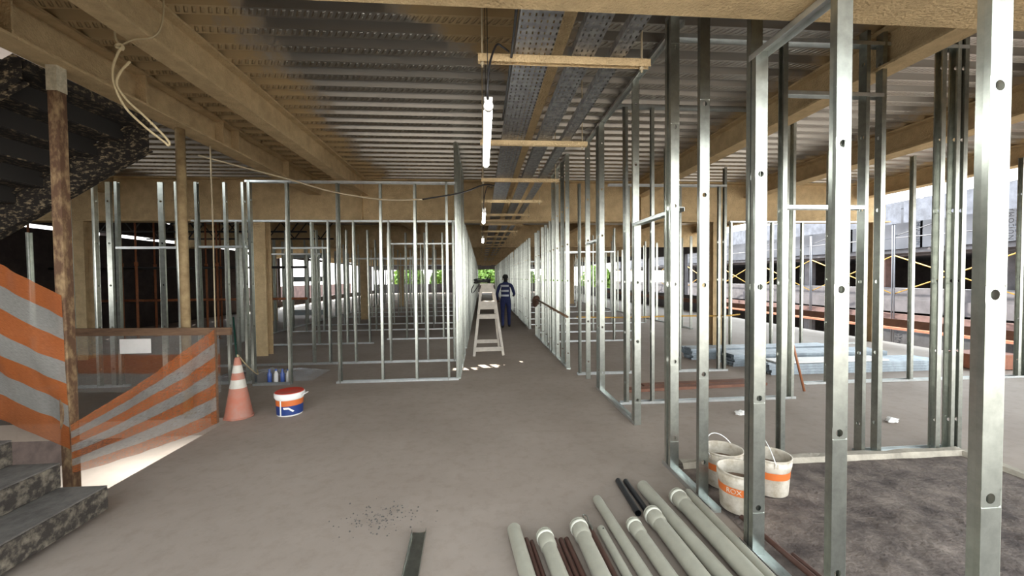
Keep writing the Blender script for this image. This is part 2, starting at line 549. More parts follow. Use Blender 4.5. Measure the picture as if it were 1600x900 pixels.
def deck_mesh():
    per = 0.26
    bm = bmesh.new()
    ys = []
    k0 = int(Y0 / per)
    k1 = int(Y1 / per)
    prof = []
    for k in range(k0, k1):
        y = k * per
        prof += [(y, 0), (y + 0.12, 0), (y + 0.145, 0.075), (y + 0.235, 0.075)]

    holes = [SH] + SUN_SLOTS
    for i in range(len(prof) - 1):
        (ya, za), (yb, zb) = prof[i], prof[i + 1]
        ym = (ya + yb) / 2
        xs = [X0]
        for h in sorted(holes):
            if h[2] < ym < h[3]:
                xs += [h[0], h[1]]
        xs.append(X1)
        for k in range(0, len(xs), 2):
            q = [bm.verts.new((x, y, DECK + z)) for x, y, z in ((xs[k], ya, za), (xs[k + 1], ya, za), (xs[k + 1], yb, zb), (xs[k], yb, zb))]
            bm.faces.new(q)
    bmesh.ops.remove_doubles(bm, verts=bm.verts, dist=1e-4)
    me = bpy.data.meshes.new('ceiling')
    bm.to_mesh(me); bm.free()
    me.materials.append(M_deck)
    return me


ceil = link('ceiling', deck_mesh())
ceil['kind'] = 'structure'
ceil['label'] = 'ribbed galvanised steel deck ceiling with tan overspray'
ceil['category'] = 'ceiling'
sl = MB()
# concrete topping over the deck, with the stair opening and three added sun gaps left open
def slab_cells(z0, z1):
    xs = sorted({X0, X1, SH[0], SH[1]} | {v for s in SUN_SLOTS for v in s[:2]})
    ys = sorted({Y0, Y1, SH[2], SH[3]} | {v for s in SUN_SLOTS for v in s[2:]})
    for i in range(len(xs) - 1):
        for j in range(len(ys) - 1):
            cx, cy = (xs[i] + xs[i + 1]) / 2, (ys[j] + ys[j + 1]) / 2
            if SH[0] < cx < SH[1] and SH[2] < cy < SH[3]:
                continue
            if any(s[0] < cx < s[1] and s[2] < cy < s[3] for s in SUN_SLOTS):
                continue
            sl.box(xs[i], xs[i + 1], ys[j], ys[j + 1], z0, z1)
slab_cells(DECK + 0.078, DECK + 0.16)
struct('ceiling_slab', sl, M_conc, 'concrete topping above the steel deck', 'slab')


def ibeam(name, axis, c, z0, z1, a, b, fw, tf=0.022, tw=0.018, stiff=(), label=''):
    mb = MB()
    poly = [(c - fw / 2, z0), (c + fw / 2, z0), (c + fw / 2, z0 + tf), (c + tw / 2, z0 + tf), (c + tw / 2, z1 - tf), (c + fw / 2, z1 - tf), (c + fw / 2, z1), (c - fw / 2, z1), (c - fw / 2, z1 - tf), (c - tw / 2, z1 - tf), (c - tw / 2, z0 + tf), (c - fw / 2, z0 + tf)]
    mb.prism(poly, axis, a, b)
    for s in stiff:
        if axis == 'y':
            mb.box(c - fw / 2 + 0.01, c + fw / 2 - 0.01, s, s + 0.014, z0 + tf, z1 - tf)
        else:
            mb.box(s, s + 0.014, c - fw / 2 + 0.01, c + fw / 2 - 0.01, z0 + tf, z1 - tf)
    return struct(name, mb, M_fire, label, 'beam')


# girders across the corridor, secondary beams along it
ibeam('beam_girder', 'x', 1.77, 2.95, DECK, X0, X1, 0.36, 0.03, label='tan sprayed girder overhead nearest the camera')
GY = [9.05, 16.6, 24.2, 31.8, 39.4]
for i, y in enumerate(GY):
    ibeam('beam_girder', 'x', y, 2.905, DECK, X0, X1, 0.28, 0.03, stiff=[-7.6, -5.5, -2.6, 0.62, 3.68, 6.4],
          label=['deep tan girder crossing the corridor beyond the near frames', 'second tan girder across the far corridor', 'third tan girder across the far corridor', 'fourth tan girder across the far corridor', 'last tan girder across the far corridor'][i])
SB = 3.485
for c, fw, lab in ((-2.57, 0.2, 'tan beam along the ceiling beside the hanging rope'), (0.62, 0.14, 'tan beam running above the cable trays'), (3.68, 0.22, 'tan beam over the rooms beside the near studs'), (6.4, 0.3, 'tan beam over the outer rooms'), (9.25, 0.25, 'tan edge beam along the open side')):
    ibeam('beam_secondary', 'y', c, SB, DECK, 1.8, Y1, fw, label=lab)
ibeam('beam_stair_edge', 'y', -3.6, SB, DECK, 1.8, 9.0, 0.25, stiff=[2.2, 3.3, 4.5, 5.75, 6.1, 7.6], label='tan beam along the edge of the stair opening')
ibeam('beam_outer', 'y', -7.7, SB, DECK, 1.8, Y1, 0.22, label='tan beam beyond the stair opening')

for (x, y) in ((-8.36, 9.05), (-4.75, 9.05), (5.56, 9.05), (-8.36, 16.6), (-4.75, 16.6), (10.0 - 0.4, 16.6), (-4.75, 24.2), (5.56, 24.2), (9.6, 9.05), (9.6, 1.77)):
    mb = MB()
    h = 2.905 if y > 2 else 2.95
    mb.box(x - 0.13, x + 0.13, y - 0.12, y - 0.1, 0, h).box(x - 0.13, x + 0.13, y + 0.1, y + 0.12, 0, h).box(x - 0.01, x + 0.01, y - 0.1, y + 0.1, 0, h)
    struct('column', mb, M_fire, 'tan sprayed steel column under a girder', 'column')

# enclosing blockwork on the dark side, with a thin gap of daylight
struct('wall_light_block', MB().box(X0, -4.6, Y0 - 0.2, Y0, 0, DECK), M_darkwall, 'added dark wall behind the stairs, out of view, blocking light', 'wall')  # unseen wall added to block light from behind the stairs
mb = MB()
mb.box(X0 - 0.2, X0, 3.0, 21.0, -3.6, 3.1).box(X0 - 0.2, X0, Y0, 3.0, -3.6, 0.9).box(X0 - 0.2, X0, Y0, 3.0, 2.6, 3.1).box(X0 - 0.2, X0, Y0, Y1, 3.22, DECK).box(X0 - 0.2, X0, 21.0, Y1, -3.6, 0.35).box(X0 - 0.2, X0, 21.0, Y1, 2.95, 3.1)  # near opening, out of view, added to let daylight reach the studs
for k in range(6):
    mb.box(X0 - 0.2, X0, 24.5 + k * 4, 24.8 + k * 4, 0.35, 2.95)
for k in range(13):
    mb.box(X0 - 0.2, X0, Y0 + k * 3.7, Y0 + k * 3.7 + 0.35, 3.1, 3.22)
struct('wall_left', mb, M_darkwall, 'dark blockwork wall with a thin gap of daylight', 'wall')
struct('wall_end', MB().box(X0, X1, Y1 - 0.2, Y1, 0, 1.0).box(X0, X1, Y1 - 0.2, Y1, 2.6, DECK).box(-4.4, -2.9, Y1 - 0.2, Y1, 1.0, 2.6).box(2.9, 4.4, Y1 - 0.2, Y1, 1.0, 2.6), M_conc, 'low concrete parapet at the far end of the corridor', 'wall')

# added to cut light: slab above the stair opening, wall deep on yard side
struct('sun_block_slab', MB().box(-17, -2.5, 0.0, 12.3, 7.3, 7.45), M_earth, 'added pale slab above the stair opening, blocking the sun', 'ceiling')
mb = MB()
mb.box(X1 - 0.15, X1, 17.0, Y1, -0.2, 0.75).box(X1 - 0.15, X1, 17.0, Y1, 2.7, DECK)
for k in range(7):
    mb.box(X1 - 0.15, X1, 18.4 + k * 4.2, 18.8 + k * 4.2, 0.75, 2.7)
struct('wall_daylight_cut', mb, M_conc, 'added concrete wall deep on the yard side, cutting daylight', 'wall')

# ------------------------------------------------------------------ galvanised studs and frames
stud_cache = {}


def stud_mesh(h, w=0.07, f=0.036, holes=True):
    key = (round(h, 2), w, f, holes)
    if key in stud_cache:
        return stud_cache[key]
    bm = bmesh.new()
    hw = w / 2

    def V(x, y, z):
        return bm.verts.new((x, y, z))

    def quad(*p):
        bm.faces.new([V(*q) for q in p])
    hr, hb = 0.017, 0.03
    zs = []
    z = 0.28
    while z < h - 0.1:
        zs.append(z); z += 0.65
    if not holes:
        zs = []
    cur = 0.0
    for zc in zs:
        quad((-hw, 0, cur), (hw, 0, cur), (hw, 0, zc - hb), (-hw, 0, zc - hb))
        n = 12
        inner = [V(hr * math.cos(2 * PI * i / n), 0, zc + hr * math.sin(2 * PI * i / n)) for i in range(n)]
        outer = []
        for i in range(n):
            a = 2 * PI * i / n
            c, s_ = math.cos(a), math.sin(a)
            k = 1 / max(abs(c), abs(s_))
            outer.append(V(hw * max(-1, min(1, c * k)), 0, zc + hb * max(-1, min(1, s_ * k))))
        for i in range(n):
            bm.faces.new((inner[i], outer[i], outer[(i + 1) % n], inner[(i + 1) % n]))
        # square off the corners the fan leaves open
        cor = {}
        for i in range(n):
            o1, o2 = outer[i].co, outer[(i + 1) % n].co
            if abs(o1.x - o2.x) > 1e-6 and abs(o1.z - o2.z) > 1e-6:
                cx = hw if max(o1.x, o2.x) > 0 and abs(max(o1.x, o2.x) - hw) < 1e-6 else -hw
                cz = zc + (hb if (o1.z + o2.z) / 2 > zc else -hb)
                bm.faces.new((outer[i], V(cx, 0, cz), outer[(i + 1) % n]))
        cur = zc + hb
    quad((-hw, 0, cur), (hw, 0, cur), (hw, 0, h), (-hw, 0, h))
    for sgn in (-1, 1):
        quad((sgn * hw, 0, 0), (sgn * hw, f, 0), (sgn * hw, f, h), (sgn * hw, 0, h))
        quad((sgn * hw, f, 0), (sgn * (hw - 0.011), f, 0), (sgn * (hw - 0.011), f, h), (sgn * hw, f, h))
    bmesh.ops.remove_doubles(bm, verts=bm.verts, dist=1e-5)
    bmesh.ops.recalc_face_normals(bm, faces=bm.faces)
    bmesh.ops.solidify(bm, geom=bm.faces[:], thickness=0.0018)
    me = bpy.data.meshes.new('stud')
    bm.to_mesh(me); bm.free()
    me.materials.append(M_galv)
    stud_cache[key] = me
    return me


def track_mb(L, w=0.074, h=0.034, t=0.002, inv=False):
    """U channel along local X from 0 to L"""
    mb = MB()
    z0, z1 = (-h, 0) if inv else (0, h)
    base = z1 - t if inv else z0
    mb.box(0, L, -w / 2, w / 2, base, base + t)
    mb.box(0, L, -w / 2, -w / 2 + t, z0, z1)
    mb.box(0, L, w / 2 - t, w / 2, z0, z1)
    return mb


def frame(label, axis, c, studs, floor=(), top=(), heads=(), zt=3.18, group=None, holes=True, lean=0.0, tight=False):
    """partition frame: axis 'x' runs across the corridor at Y=c, 'y' along it at X=c.
    studs: position or (position, height[, z0[, turn]]); floor/top: spans; heads: (a, b, z)"""
    p0 = min([s[0] if isinstance(s, tuple) else s for s in studs])
    org = (p0, c, 0) if axis == 'x' else (c, p0, 0)
    t = thing('steel_stud_frame', label, 'stud frame', org, 0, group)
    ang = 0 if axis == 'x' else PI / 2
    pos = (lambda p, z: (p - p0, 0, z)) if axis == 'x' else (lambda p, z: (0, p - p0, z))
    for s in studs:
        s = s if isinstance(s, tuple) else (s,)
        p = s[0]
        h = s[1] if len(s) > 1 and s[1] else zt
        z0 = s[2] if len(s) > 2 else 0.0
        turn = s[3] if len(s) > 3 else 0
        base = PI / 2 if axis == 'x' else 0
        o = link('stud', stud_mesh(h - z0 - 0.004, holes=holes), t, pos(p, z0 + 0.002), (R(random.uniform(-lean, lean)), R(random.uniform(-lean, lean)), base + turn + (0 if tight else R(random.uniform(-9, 9)) + (PI if random.random() < 0.4 else 0))))
    for (a, b) in floor:
        build('floor_track', track_mb(b - a), M_track, t, pos(a, 0.0), (0, 0, ang))
    for q in top:
        a, b = q[0], q[1]
        z = q[2] if len(q) > 2 else zt
        build('ceiling_track', track_mb(b - a, inv=True), M_track, t, pos(a, z + 0.003), (0, 0, ang))
    for (a, b, z) in heads:
        build('door_head', track_mb(b - a, inv=True), M_track, t, pos(a, z), (0, 0, ang))
    return t


D_ = 3.82
# frames beside the corridor, open side
NX = 1.61
frame('tall galvanised stud frame standing nearest the camera beside the pipes', 'y', NX,
      [(1.125, 2.945), (1.66, 2.945), (2.225, D_), (2.18, 2.93), (2.76, D_), (3.20, D_), (3.27, D_)], floor=[(0.6, 2.3), (2.6, 3.35)],
      top=[(2.15, 3.3, D_)], heads=[(1.66, 2.24, 2.93)], tight=True)
frame('short galvanised frame with door head beside the corridor behind the nearest frame', 'y', 1.71,
      [(4.28, D_), (4.235, 2.24), (5.52, D_), (5.66, D_), (6.26, D_)], floor=[(4.26, 5.72)], top=[(3.3, 6.3, D_)], heads=[(3.3, 4.28, 2.24), (5.66, 6.26, 2.2)], tight=True)
frame('wide cross frame with door opening behind the buckets over the mortar kerb', 'x', 3.36,
      [(2.7, D_), (3.44, D_), (3.6, D_), (4.22, D_), (4.36, D_), (4.44, D_)], floor=[(3.42, 4.42)], top=[(1.66, 4.44, 3.72)], heads=[(2.7, 3.46, 2.27), (2.7, 3.62, 3.27)])
frame('cross frame on the bare floor behind the mortar kerb', 'x', 4.97,
      [(1.84, D_), (2.22, D_), (2.42, 3.3), (4.02, D_), (4.12, D_)], floor=[(1.78, 4.16)], top=[(1.75, 4.15, D_)], lean=0.25)
frame('cross frame standing in front of the bundles of steel profiles', 'x', 5.6,
      [(4.66, D_ - 0.4), (5.2, 3.5), (6.6, 3.45), (8.44, 3.45), (8.56, 3.45)], floor=[(4.86, 8.6)], lean=0.15)
frame('cross frame with a narrow closed panel standing clear of the profile bundles', 'x', 6.55,
      [(1.66, 3.2), (2.5, 3.2), (3.36, 3.2), (4.2, 3.5), (4.1, 3.2)], floor=[(1.6, 2.56), (3.34, 4.24)], top=[(2.14, 4.2, 3.2)])
frame('frame under the far girder on the side open to the yard', 'x', 8.75,
      [5.75, 6.15, 6.75, 7.5, 8.2, 9.0], floor=[(5.7, 7.6), (8.1, 9.1)], top=[(5.7, 9.1)], zt=2.9)
frame('long row of studs lining the corridor behind the door head frame', 'y', 1.54,
      [(7.0, D_), (7.45, D_), (7.95, D_), (8.4, D_), (8.8, 2.9), (9.4, 2.9), (9.9, 2.9), (10.6, 2.9), (11.1, 2.9), (12.6, 2.9), (12.7, 2.9), (13.2, 2.9), (13.8, 2.9), (14.4, 2.9), (15.0, 2.9), (15.6, 2.9), (16.2, 2.9)],
      floor=[(6.95, 11.2), (12.5, 16.3)], top=[(6.95, 8.9, D_)])
frame('distant row of studs on the yard side of the corridor past the second girder', 'y', 1.54,
      [16.9 + 0.62 * k for k in range(46) if k % 7 != 3], floor=[(16.8, 45.5)], zt=2.9)

# dark side
frame('panel frame with open doorway facing the camera behind the red-lidded bucket', 'x', 6.45,
      [-3.53, -3.02, -2.26, -1.6, -1.06, -0.52, (-0.42, D_)], floor=[(-3.56, -3.0), (-2.3, -0.38)], top=[(-3.6, -0.4)], zt=3.18, lean=0.25)
frame('row of studs lining the corridor beside the wooden stepladder', 'y', -0.39,
      [(6.54, D_), (6.66, D_), (7.1, D_), (7.6, D_), (8.1, D_), (8.6, D_), (9.4, 2.9), (9.9, 2.9), (10.5, 2.9), (11.1, 2.9), (11.7, 2.9), (12.3, 2.9), (13.0, 2.9), (13.6, 2.9), (14.2, 2.9), (15.0, 2.9), (15.7, 2.9), (16.3, 2.9)],
      floor=[(6.5, 8.7), (9.3, 16.4)], top=[(6.5, 8.85, D_)])
frame('distant row of studs on the stair side of the corridor past the second girder', 'y', -0.39,
      [16.9 + 0.62 * k for k in range(46) if k % 6 != 4], floor=[(16.8, 45.5)], zt=2.9)
frame('frame with two door heads standing behind the stair opening', 'x', 6.6,
      [(-6.3, 0, 0, PI / 2), -5.9, (-5.72, 0, 0, PI / 2), -5.62, (-4.96, 0, 0, PI / 2), -4.68, -4.42, -3.97, -3.7, (-6.85, 2.4)], floor=[(-6.9, -5.5), (-4.75, -3.62)],
      heads=[(-5.6, -4.68, 2.18), (-4.42, -3.66, 2.19)], zt=3.18, lean=0.3)
frame('long frame with low door head second behind the red-lidded bucket', 'x', 7.92,
      [-5.3, -4.6, -3.22, -2.95, -2.43, -1.76, -1.08, -0.53], floor=[(-5.4, -0.45)], top=[(-5.4, -0.45)], heads=[(-3.95, -2.95, 2.27)], zt=2.78, lean=0.2)
frame('frame beyond the far girder with leaning stud and low head', 'x', 10.3,
      [-5.6, -5.3, -4.85, -4.1, -3.4, -2.85], floor=[(-5.7, -2.75)], heads=[(-5.5, -4.0, 2.3)], zt=2.88, lean=0.5)
frame('frame across the stair-side rooms just past the far girder', 'x', 10.9,
      [-2.5, -2.0, -1.5, -1.05, -0.5], floor=[(-2.55, -0.45)], heads=[(-2.5, -0.5, 2.6)], zt=2.88, lean=0.2)
for i, y in enumerate((12.9, 14.6, 17.4, 19.6, 22.3, 26.0, 30.5)):
    xs = [-0.5]
    x = -1.0
    while x > -6.2:
        if random.random() > 0.12:
            xs.append(x)
        x -= random.uniform(0.42, 0.68)
    names = ['third', 'fourth', 'fifth', 'sixth', 'seventh', 'eighth', 'last']
    frame(names[i] + ' cross frame deep in the rooms on the stair side counting from the far girder', 'x', y, xs, floor=[(min(xs), -0.45)], heads=[(random.uniform(-5, -4), random.uniform(-2.5, -1), 2.3 + 0.1 * (i % 3))], zt=2.88, holes=False, lean=0.2)
frame('lengthwise row of studs along the backs of the rooms on the stair side', 'y', -6.36,
      [10.5 + 0.57 * k for k in range(34) if k % 5 != 2], floor=[(10.45, 30)], zt=2.88, holes=False, lean=0.2)
frame('lengthwise row of studs along the backs of the rooms on the yard side', 'y', 6.47,
      [11.8 + 0.6 * k for k in range(30) if k % 5 != 3], floor=[(11.75, 30)], zt=2.88, holes=False, lean=0.2)
for i, y in enumerate((9.9, 11.6, 13.6, 15.4, 18.2, 21.5, 25.5, 30.0)):
    xs = [1.66]
    x = 2.1
    while x < (4.6 if i < 2 else 6.3):
        if random.random() > 0.15:
            xs.append(x)
        x += random.uniform(0.42, 0.75)
    names = ['first', 'second', 'third', 'fourth', 'fifth', 'sixth', 'seventh', 'last']
    frame(names[i] + ' cross frame deep in the rooms on the yard side counting from the far girder', 'x', y, xs, floor=[(1.6, max(xs))], heads=[(2.1, 3.4, 2.3 + 0.1 * (i % 3))], zt=2.88, holes=False, lean=0.2)

# ------------------------------------------------------------------ cable trays on hanging brackets
for (a, b, lab) in ((0.21, 0.43, 'broad perforated cable tray hung over the corridor'), (0.555, 0.69, 'middle perforated cable tray beside the tan ceiling beam'), (0.79, 0.88, 'narrow perforated cable tray nearest the tall studs')):
    t = MB()
    w = b - a
    t.box(0, w, 0, 44, 0, 0.003).box(0, 0.003, 0, 44, 0.003, 0.05).box(w - 0.003, w, 0, 44, 0.003, 0.05)
    tag(build('cable_tray', t, M_tray, loc=(a, -0.5, 2.976)), lab, 'cable tray')

br = thing('tray_bracket', '', 'tray bracket', (0, 2.4, 2.93))
t = MB()
t.box(0.0, 1.05, -0.019, 0.019, 0.042, 0.045).box(0, 1.05, -0.019, -0.017, 0, 0.045).box(0, 1.05, 0.017, 0.019, 0, 0.045)
build('channel', t, M_fire, br)
for x in (0.025, 1.0):
    t = MB().tube([(x, 0, -0.03), (x, 0, DECK - 2.93)], 0.006, n=6)
    t.lathe([(0.0, -0.012), (0.013, -0.012), (0.013, 0.0), (0.0, 0.0)], (x, 0, 0), 6)
    build('hanger_rod', t, M_creamcable, br)
ords = ['first', 'second', 'third', 'fourth', 'fifth', 'sixth', 'seventh', 'eighth', 'ninth', 'tenth']
for i in range(28):
    o = br if i == 0 else copy_tree(br)
    o.location = (random.uniform(-0.015, 0.015), 2.4 + 1.47 * i, 2.93)
    o['group'] = 'hanging tray brackets over the corridor'
    o['label'] = ('pale tan bracket under the cable trays, ' + ords[i] + ' from the camera') if i < 10 else 'tiny bracket under the cable trays deep down the corridor'

# tube lights hung along the bracket ends
for i, y in enumerate((2.22, 5.72, 9.5)):
    L = thing('tube_light', ['lit tube light hanging nearest the camera below the first bracket', 'lit tube light hanging second from the camera', 'lit tube light hanging third down the corridor'][i], 'light', (0.05, y, 2.6), 0, 'tube lights over the corridor')
    t = MB().box(-0.024, 0.024, 0.0, 1.16, 0.022, 0.05)
    build('batten', t, M_white, L, bevel=0.004)
    t = MB().tube([(0, 0.03, 0), (0, 1.13, 0)], 0.024, n=14)
    build('tube', t, M_tube, L)
    for yy in (0.0, 1.13):
        build('end_cap', MB().tube([(0, yy, 0), (0, yy + 0.03, 0)], 0.027, n=12), M_white, L)
    for yy in (0.15, 1.0):
        build('hanging_wire', MB().tube([(0, yy, 0.05), (0, yy, DECK - 2.6)], 0.0025, n=5), M_dark, L)
    cab = smooth_pts([(0, 0.03, 0.02), (-0.005, -0.03, 0.07), (0.01, -0.02, 0.22), (0.05, 0.05, 0.36), (0.09, 0.08, 0.365), (0.125, 0.13, 0.37)])
    build('power_cord', MB().tube(cab, 0.006, n=6), M_cable, L)

t = smooth_pts([(0.28, 1.4, 3.04), (0.196, 1.6, 3.03), (0.192, 2.3, 2.96), (0.195, 2.9, 2.96), (0.2, 3.5, 3.03)])
tag(build('power_cable', MB().tube(t, 0.008, n=6), M_cable), 'black cable running along the edge of the broad tray', 'cable')
t = smooth_pts([(-3.98, 6.0, 3.42), (-3.38, 6.0, 3.26), (-2.77, 6.0, 3.1), (-2.14, 6.0, 2.92), (-1.41, 6.0, 2.81), (-0.86, 6.0, 2.82)])
ca = thing('sagging_cable', 'long sagging cable crossing the ceiling in front of the far girder', 'cable', (0, 0, 0))
build('cream_length', MB().tube(t, 0.013, n=6), M_creamcable, ca)['label'] = 'dusty cream length'
t = smooth_pts([(-0.86, 6.0, 2.82), (-0.29, 6.0, 2.92), (0.05, 6.0, 3.04), (0.22, 6.0, 3.03)])
build('black_length', MB().tube(t, 0.011, n=6), M_cable, ca)['label'] = 'black length'

# ------------------------------------------------------------------ stairs
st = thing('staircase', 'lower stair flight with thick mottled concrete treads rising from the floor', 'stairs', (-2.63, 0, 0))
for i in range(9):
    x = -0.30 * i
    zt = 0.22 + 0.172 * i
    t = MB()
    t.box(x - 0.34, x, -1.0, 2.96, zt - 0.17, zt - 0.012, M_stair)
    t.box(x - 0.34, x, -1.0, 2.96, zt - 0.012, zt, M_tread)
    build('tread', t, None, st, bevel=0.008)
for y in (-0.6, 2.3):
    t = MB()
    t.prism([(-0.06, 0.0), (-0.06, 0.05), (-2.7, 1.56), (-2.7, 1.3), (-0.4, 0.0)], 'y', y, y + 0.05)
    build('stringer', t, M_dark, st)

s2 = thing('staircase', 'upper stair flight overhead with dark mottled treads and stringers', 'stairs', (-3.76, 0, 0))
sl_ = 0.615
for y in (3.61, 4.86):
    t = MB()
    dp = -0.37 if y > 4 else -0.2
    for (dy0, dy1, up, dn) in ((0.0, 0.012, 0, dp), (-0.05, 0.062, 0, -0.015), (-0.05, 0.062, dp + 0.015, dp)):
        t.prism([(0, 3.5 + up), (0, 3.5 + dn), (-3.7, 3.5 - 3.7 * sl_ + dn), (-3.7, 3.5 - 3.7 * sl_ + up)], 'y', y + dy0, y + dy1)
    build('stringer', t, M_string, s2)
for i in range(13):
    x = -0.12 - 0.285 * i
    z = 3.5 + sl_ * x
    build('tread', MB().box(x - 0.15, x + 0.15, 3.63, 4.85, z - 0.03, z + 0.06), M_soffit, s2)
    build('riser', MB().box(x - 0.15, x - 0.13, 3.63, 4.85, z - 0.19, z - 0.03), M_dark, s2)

# posts and guards round the stair opening
p = MB().box(-3.645, -3.565, 3.69, 3.77, -0.9, 3.485)
po = tag(build('steel_post', p, M_rust, bevel=0.004), 'rusty square post rising from the stair opening beside the orange mesh rail', 'post')
build('post_top', MB().box(-3.648, -3.562, 3.687, 3.773, 3.27, 3.484), mat('pale_tan_top', (0.46, 0.41, 0.30), 0.7, 0, var=0.2, scale=30), po)['label'] = 'paler top length'  # paler band round the top of the post
p = MB().tube([(-3.62, 5.15, 0), (-3.62, 5.15, 3.485)], 0.05, n=12)
p.box(-3.7, -3.54, 5.07, 5.23, 0, 0.012)
tag(build('steel_post', p, mat('tan_stained_steel', (0.20, 0.13, 0.06), 0.8, 0, col2=(0.33, 0.24, 0.12), scale=8)), 'tan round post standing at the far side of the stair opening', 'post')
p = MB().box(-3.105, -3.055, 4.76, 4.82, 0, 1.09)
tag(build('timber_stake', p, M_brownwood), 'short timber stake at the corner of the stair opening', 'stake')
p = MB().bar((-5.5, 5.04, 1.06), (-3.03, 5.04, 1.03), 0.035, 0.09)
tag(build('guard_plank', p, M_brownwood), 'dark brown guard plank across the far side of the stair opening', 'plank')


def cloth(name, A, B, Cc, Dd, m, nu=36, nv=24, amp=0.02, sag=0.0, seed=0, solid=0.001):
    """quad A(top start) B(top end) Cc(bottom end) Dd(bottom start), uv v = 0 at top"""
    A, B, Cc, Dd = map(Vector, (A, B, Cc, Dd))
    nrm = (B - A).cross(Dd - A).normalized()
    bm = bmesh.new()
    uv = bm.loops.layers.uv.new('UVMap')
    V = []
    for j in range(nv + 1):
        v = j / nv
        row = []
        for i in range(nu + 1):
            u_ = i / nu
            p = (A * (1 - u_) + B * u_) * (1 - v) + (Dd * (1 - u_) + Cc * u_) * v
            p = p + Vector((0, 0, -sag * 4 * u_ * (1 - u_)))
            w = noise.noise(Vector((u_ * 2.3 + seed, v * 3.2, seed))) * amp * 2 + noise.noise(Vector((u_ * 9, v * 3 + seed, 2))) * amp
            edge = min(1, 6 * min(u_, 1 - u_) + 0.1)
            row.append((bm.verts.new(p + nrm * w * edge), u_, v))
        V.append(row)
    for j in range(nv):
        for i in range(nu):
            q = (V[j][i], V[j][i + 1], V[j + 1][i + 1], V[j + 1][i])
            f = bm.faces.new([z[0] for z in q])
            f.smooth = True
            for lp, z in zip(f.loops, q):
                lp[uv].uv = (z[1], z[2])
    me = bpy.data.meshes.new(name)
    bm.to_mesh(me); bm.free()
    me.materials.append(m)
    return me


o = link('safety_mesh', cloth('safety_mesh', (-3.585, 3.68, 1.53), (-4.75, 3.66, 2.27), (-4.75, 3.66, 0.92), (-3.56, 3.68, 0.2), M_meshA, amp=0.03, sag=0.03, seed=1))
tag(o, 'orange and white safety mesh slanting up along the lower stair flight', 'safety mesh')
o = link('safety_mesh', cloth('safety_mesh', (-3.035, 4.75, 1.09), (-3.53, 3.66, 0.42), (-3.53, 3.66, 0.0), (-3.035, 4.75, 0.01), M_meshB, amp=0.02, sag=0.035, seed=5))
tag(o, 'orange and white safety mesh dropping from the corner stake to the rusty post', 'safety mesh')
o = link('safety_mesh', cloth('safety_mesh', (-4.9, 5.0, 1.01), (-3.14, 5.0, 0.99), (-3.14, 5.0, 0.3), (-4.9, 5.0, 0.36), M_meshC, amp=0.03, seed=9))
tag(o, 'pale see-through safety mesh hanging under the guard plank', 'safety mesh')
# white notice tied to the far mesh
p = MB().box(-4.22, -3.88, 4.955, 4.962, 0.80, 0.97)
tag(build('paper_sheet', p, M_white), 'white sheet hanging on the mesh below the guard plank', 'sheet')

# added unseen lamp, brightens the lower storey glimpsed through the stair opening
wl = thing('fill_lamp', 'added unseen fill lamp brightening the storey below the stair opening', 'lamp', (-9.2, 11.6, -1.1))
build('housing', MB().box(-0.16, 0.16, -0.12, 0.12, 0.03, 0.1), M_yellow, wl)
build('glass', MB().box(-0.14, 0.14, -0.1, 0.1, 0.0, 0.03), M_tube, wl)
build('hook', MB().tube([(0, 0, 0.1), (0, 0, 0.7)], 0.01, n=6), M_dark, wl)
ld = bpy.data.lights.new('fill_lamp_light', 'AREA')
ld.energy = 62
ld.size = 0.3
ld.color = (1, 0.97, 0.9)
lo = bpy.data.objects.new('fill_lamp_light', ld)
C.objects.link(lo)
lo.parent = wl
lo.location = (0, 0, -0.02)

# rope knotted on the beam and a thin cord dropping beside the far post
rp_ = thing('hanging_rope', 'cream rope knotted over the ceiling beam with a dangling loop', 'rope', (-2.67, 3.26, 3.42))
B0 = Vector((-2.67, 3.26, 3.42))
loop = [(-0.015, 0.0, 0.0), (-0.05, 0.0, -0.06), (-0.085, 0.0, -0.17), (-0.075, 0.0, -0.30), (-0.02, 0.02, -0.45), (0.09, 0.05, -0.58), (0.2, 0.08, -0.68), (0.235, 0.08, -0.71), (0.22, 0.09, -0.66), (0.10, 0.05, -0.51), (-0.01, 0.02, -0.39), (-0.06, 0.0, -0.28), (-0.03, 0.0, -0.19), (0.02, 0.0, -0.13), (0.04, 0, -0.11)]
build('loop', MB().tube(smooth_pts(loop), 0.0085, n=7), M_rope, rp_)
k = [(-0.03 + 0.022 * math.cos(a * 1.9), 0.012 * math.sin(a * 2.3), 0.0 + 0.02 * math.sin(a * 1.9)) for a in range(10)]
build('knot', MB().tube(smooth_pts(k, 4), 0.0085, n=6), M_rope, rp_)
tie = [(-0.03, 0.0, 0.0), (-0.06, 0.0, 0.07), (-0.05, -0.01, 0.14)]
build('tie', MB().tube(smooth_pts(tie), 0.007, n=6), M_rope, rp_)
tie2 = [(-0.02, 0.0, 0.01), (0.09, -0.02, 0.045), (0.21, -0.03, 0.055), (0.26, -0.01, 0.12), (0.27, 0.02, 0.26), (0.255, 0.05, 0.40)]
build('tail', MB().tube(smooth_pts(tie2), 0.006, n=6), M_rope, rp_)
tag(build('plumb_cord', MB().tube(smooth_pts([(-3.66, 5.75, 3.485), (-3.655, 5.75, 2.4), (-3.66, 5.75, 1.1), (-3.65, 5.75, 0.55)]), 0.009, n=6), M_creamcable), 'thin dusty cord hanging straight down beside the tan round post', 'cord')

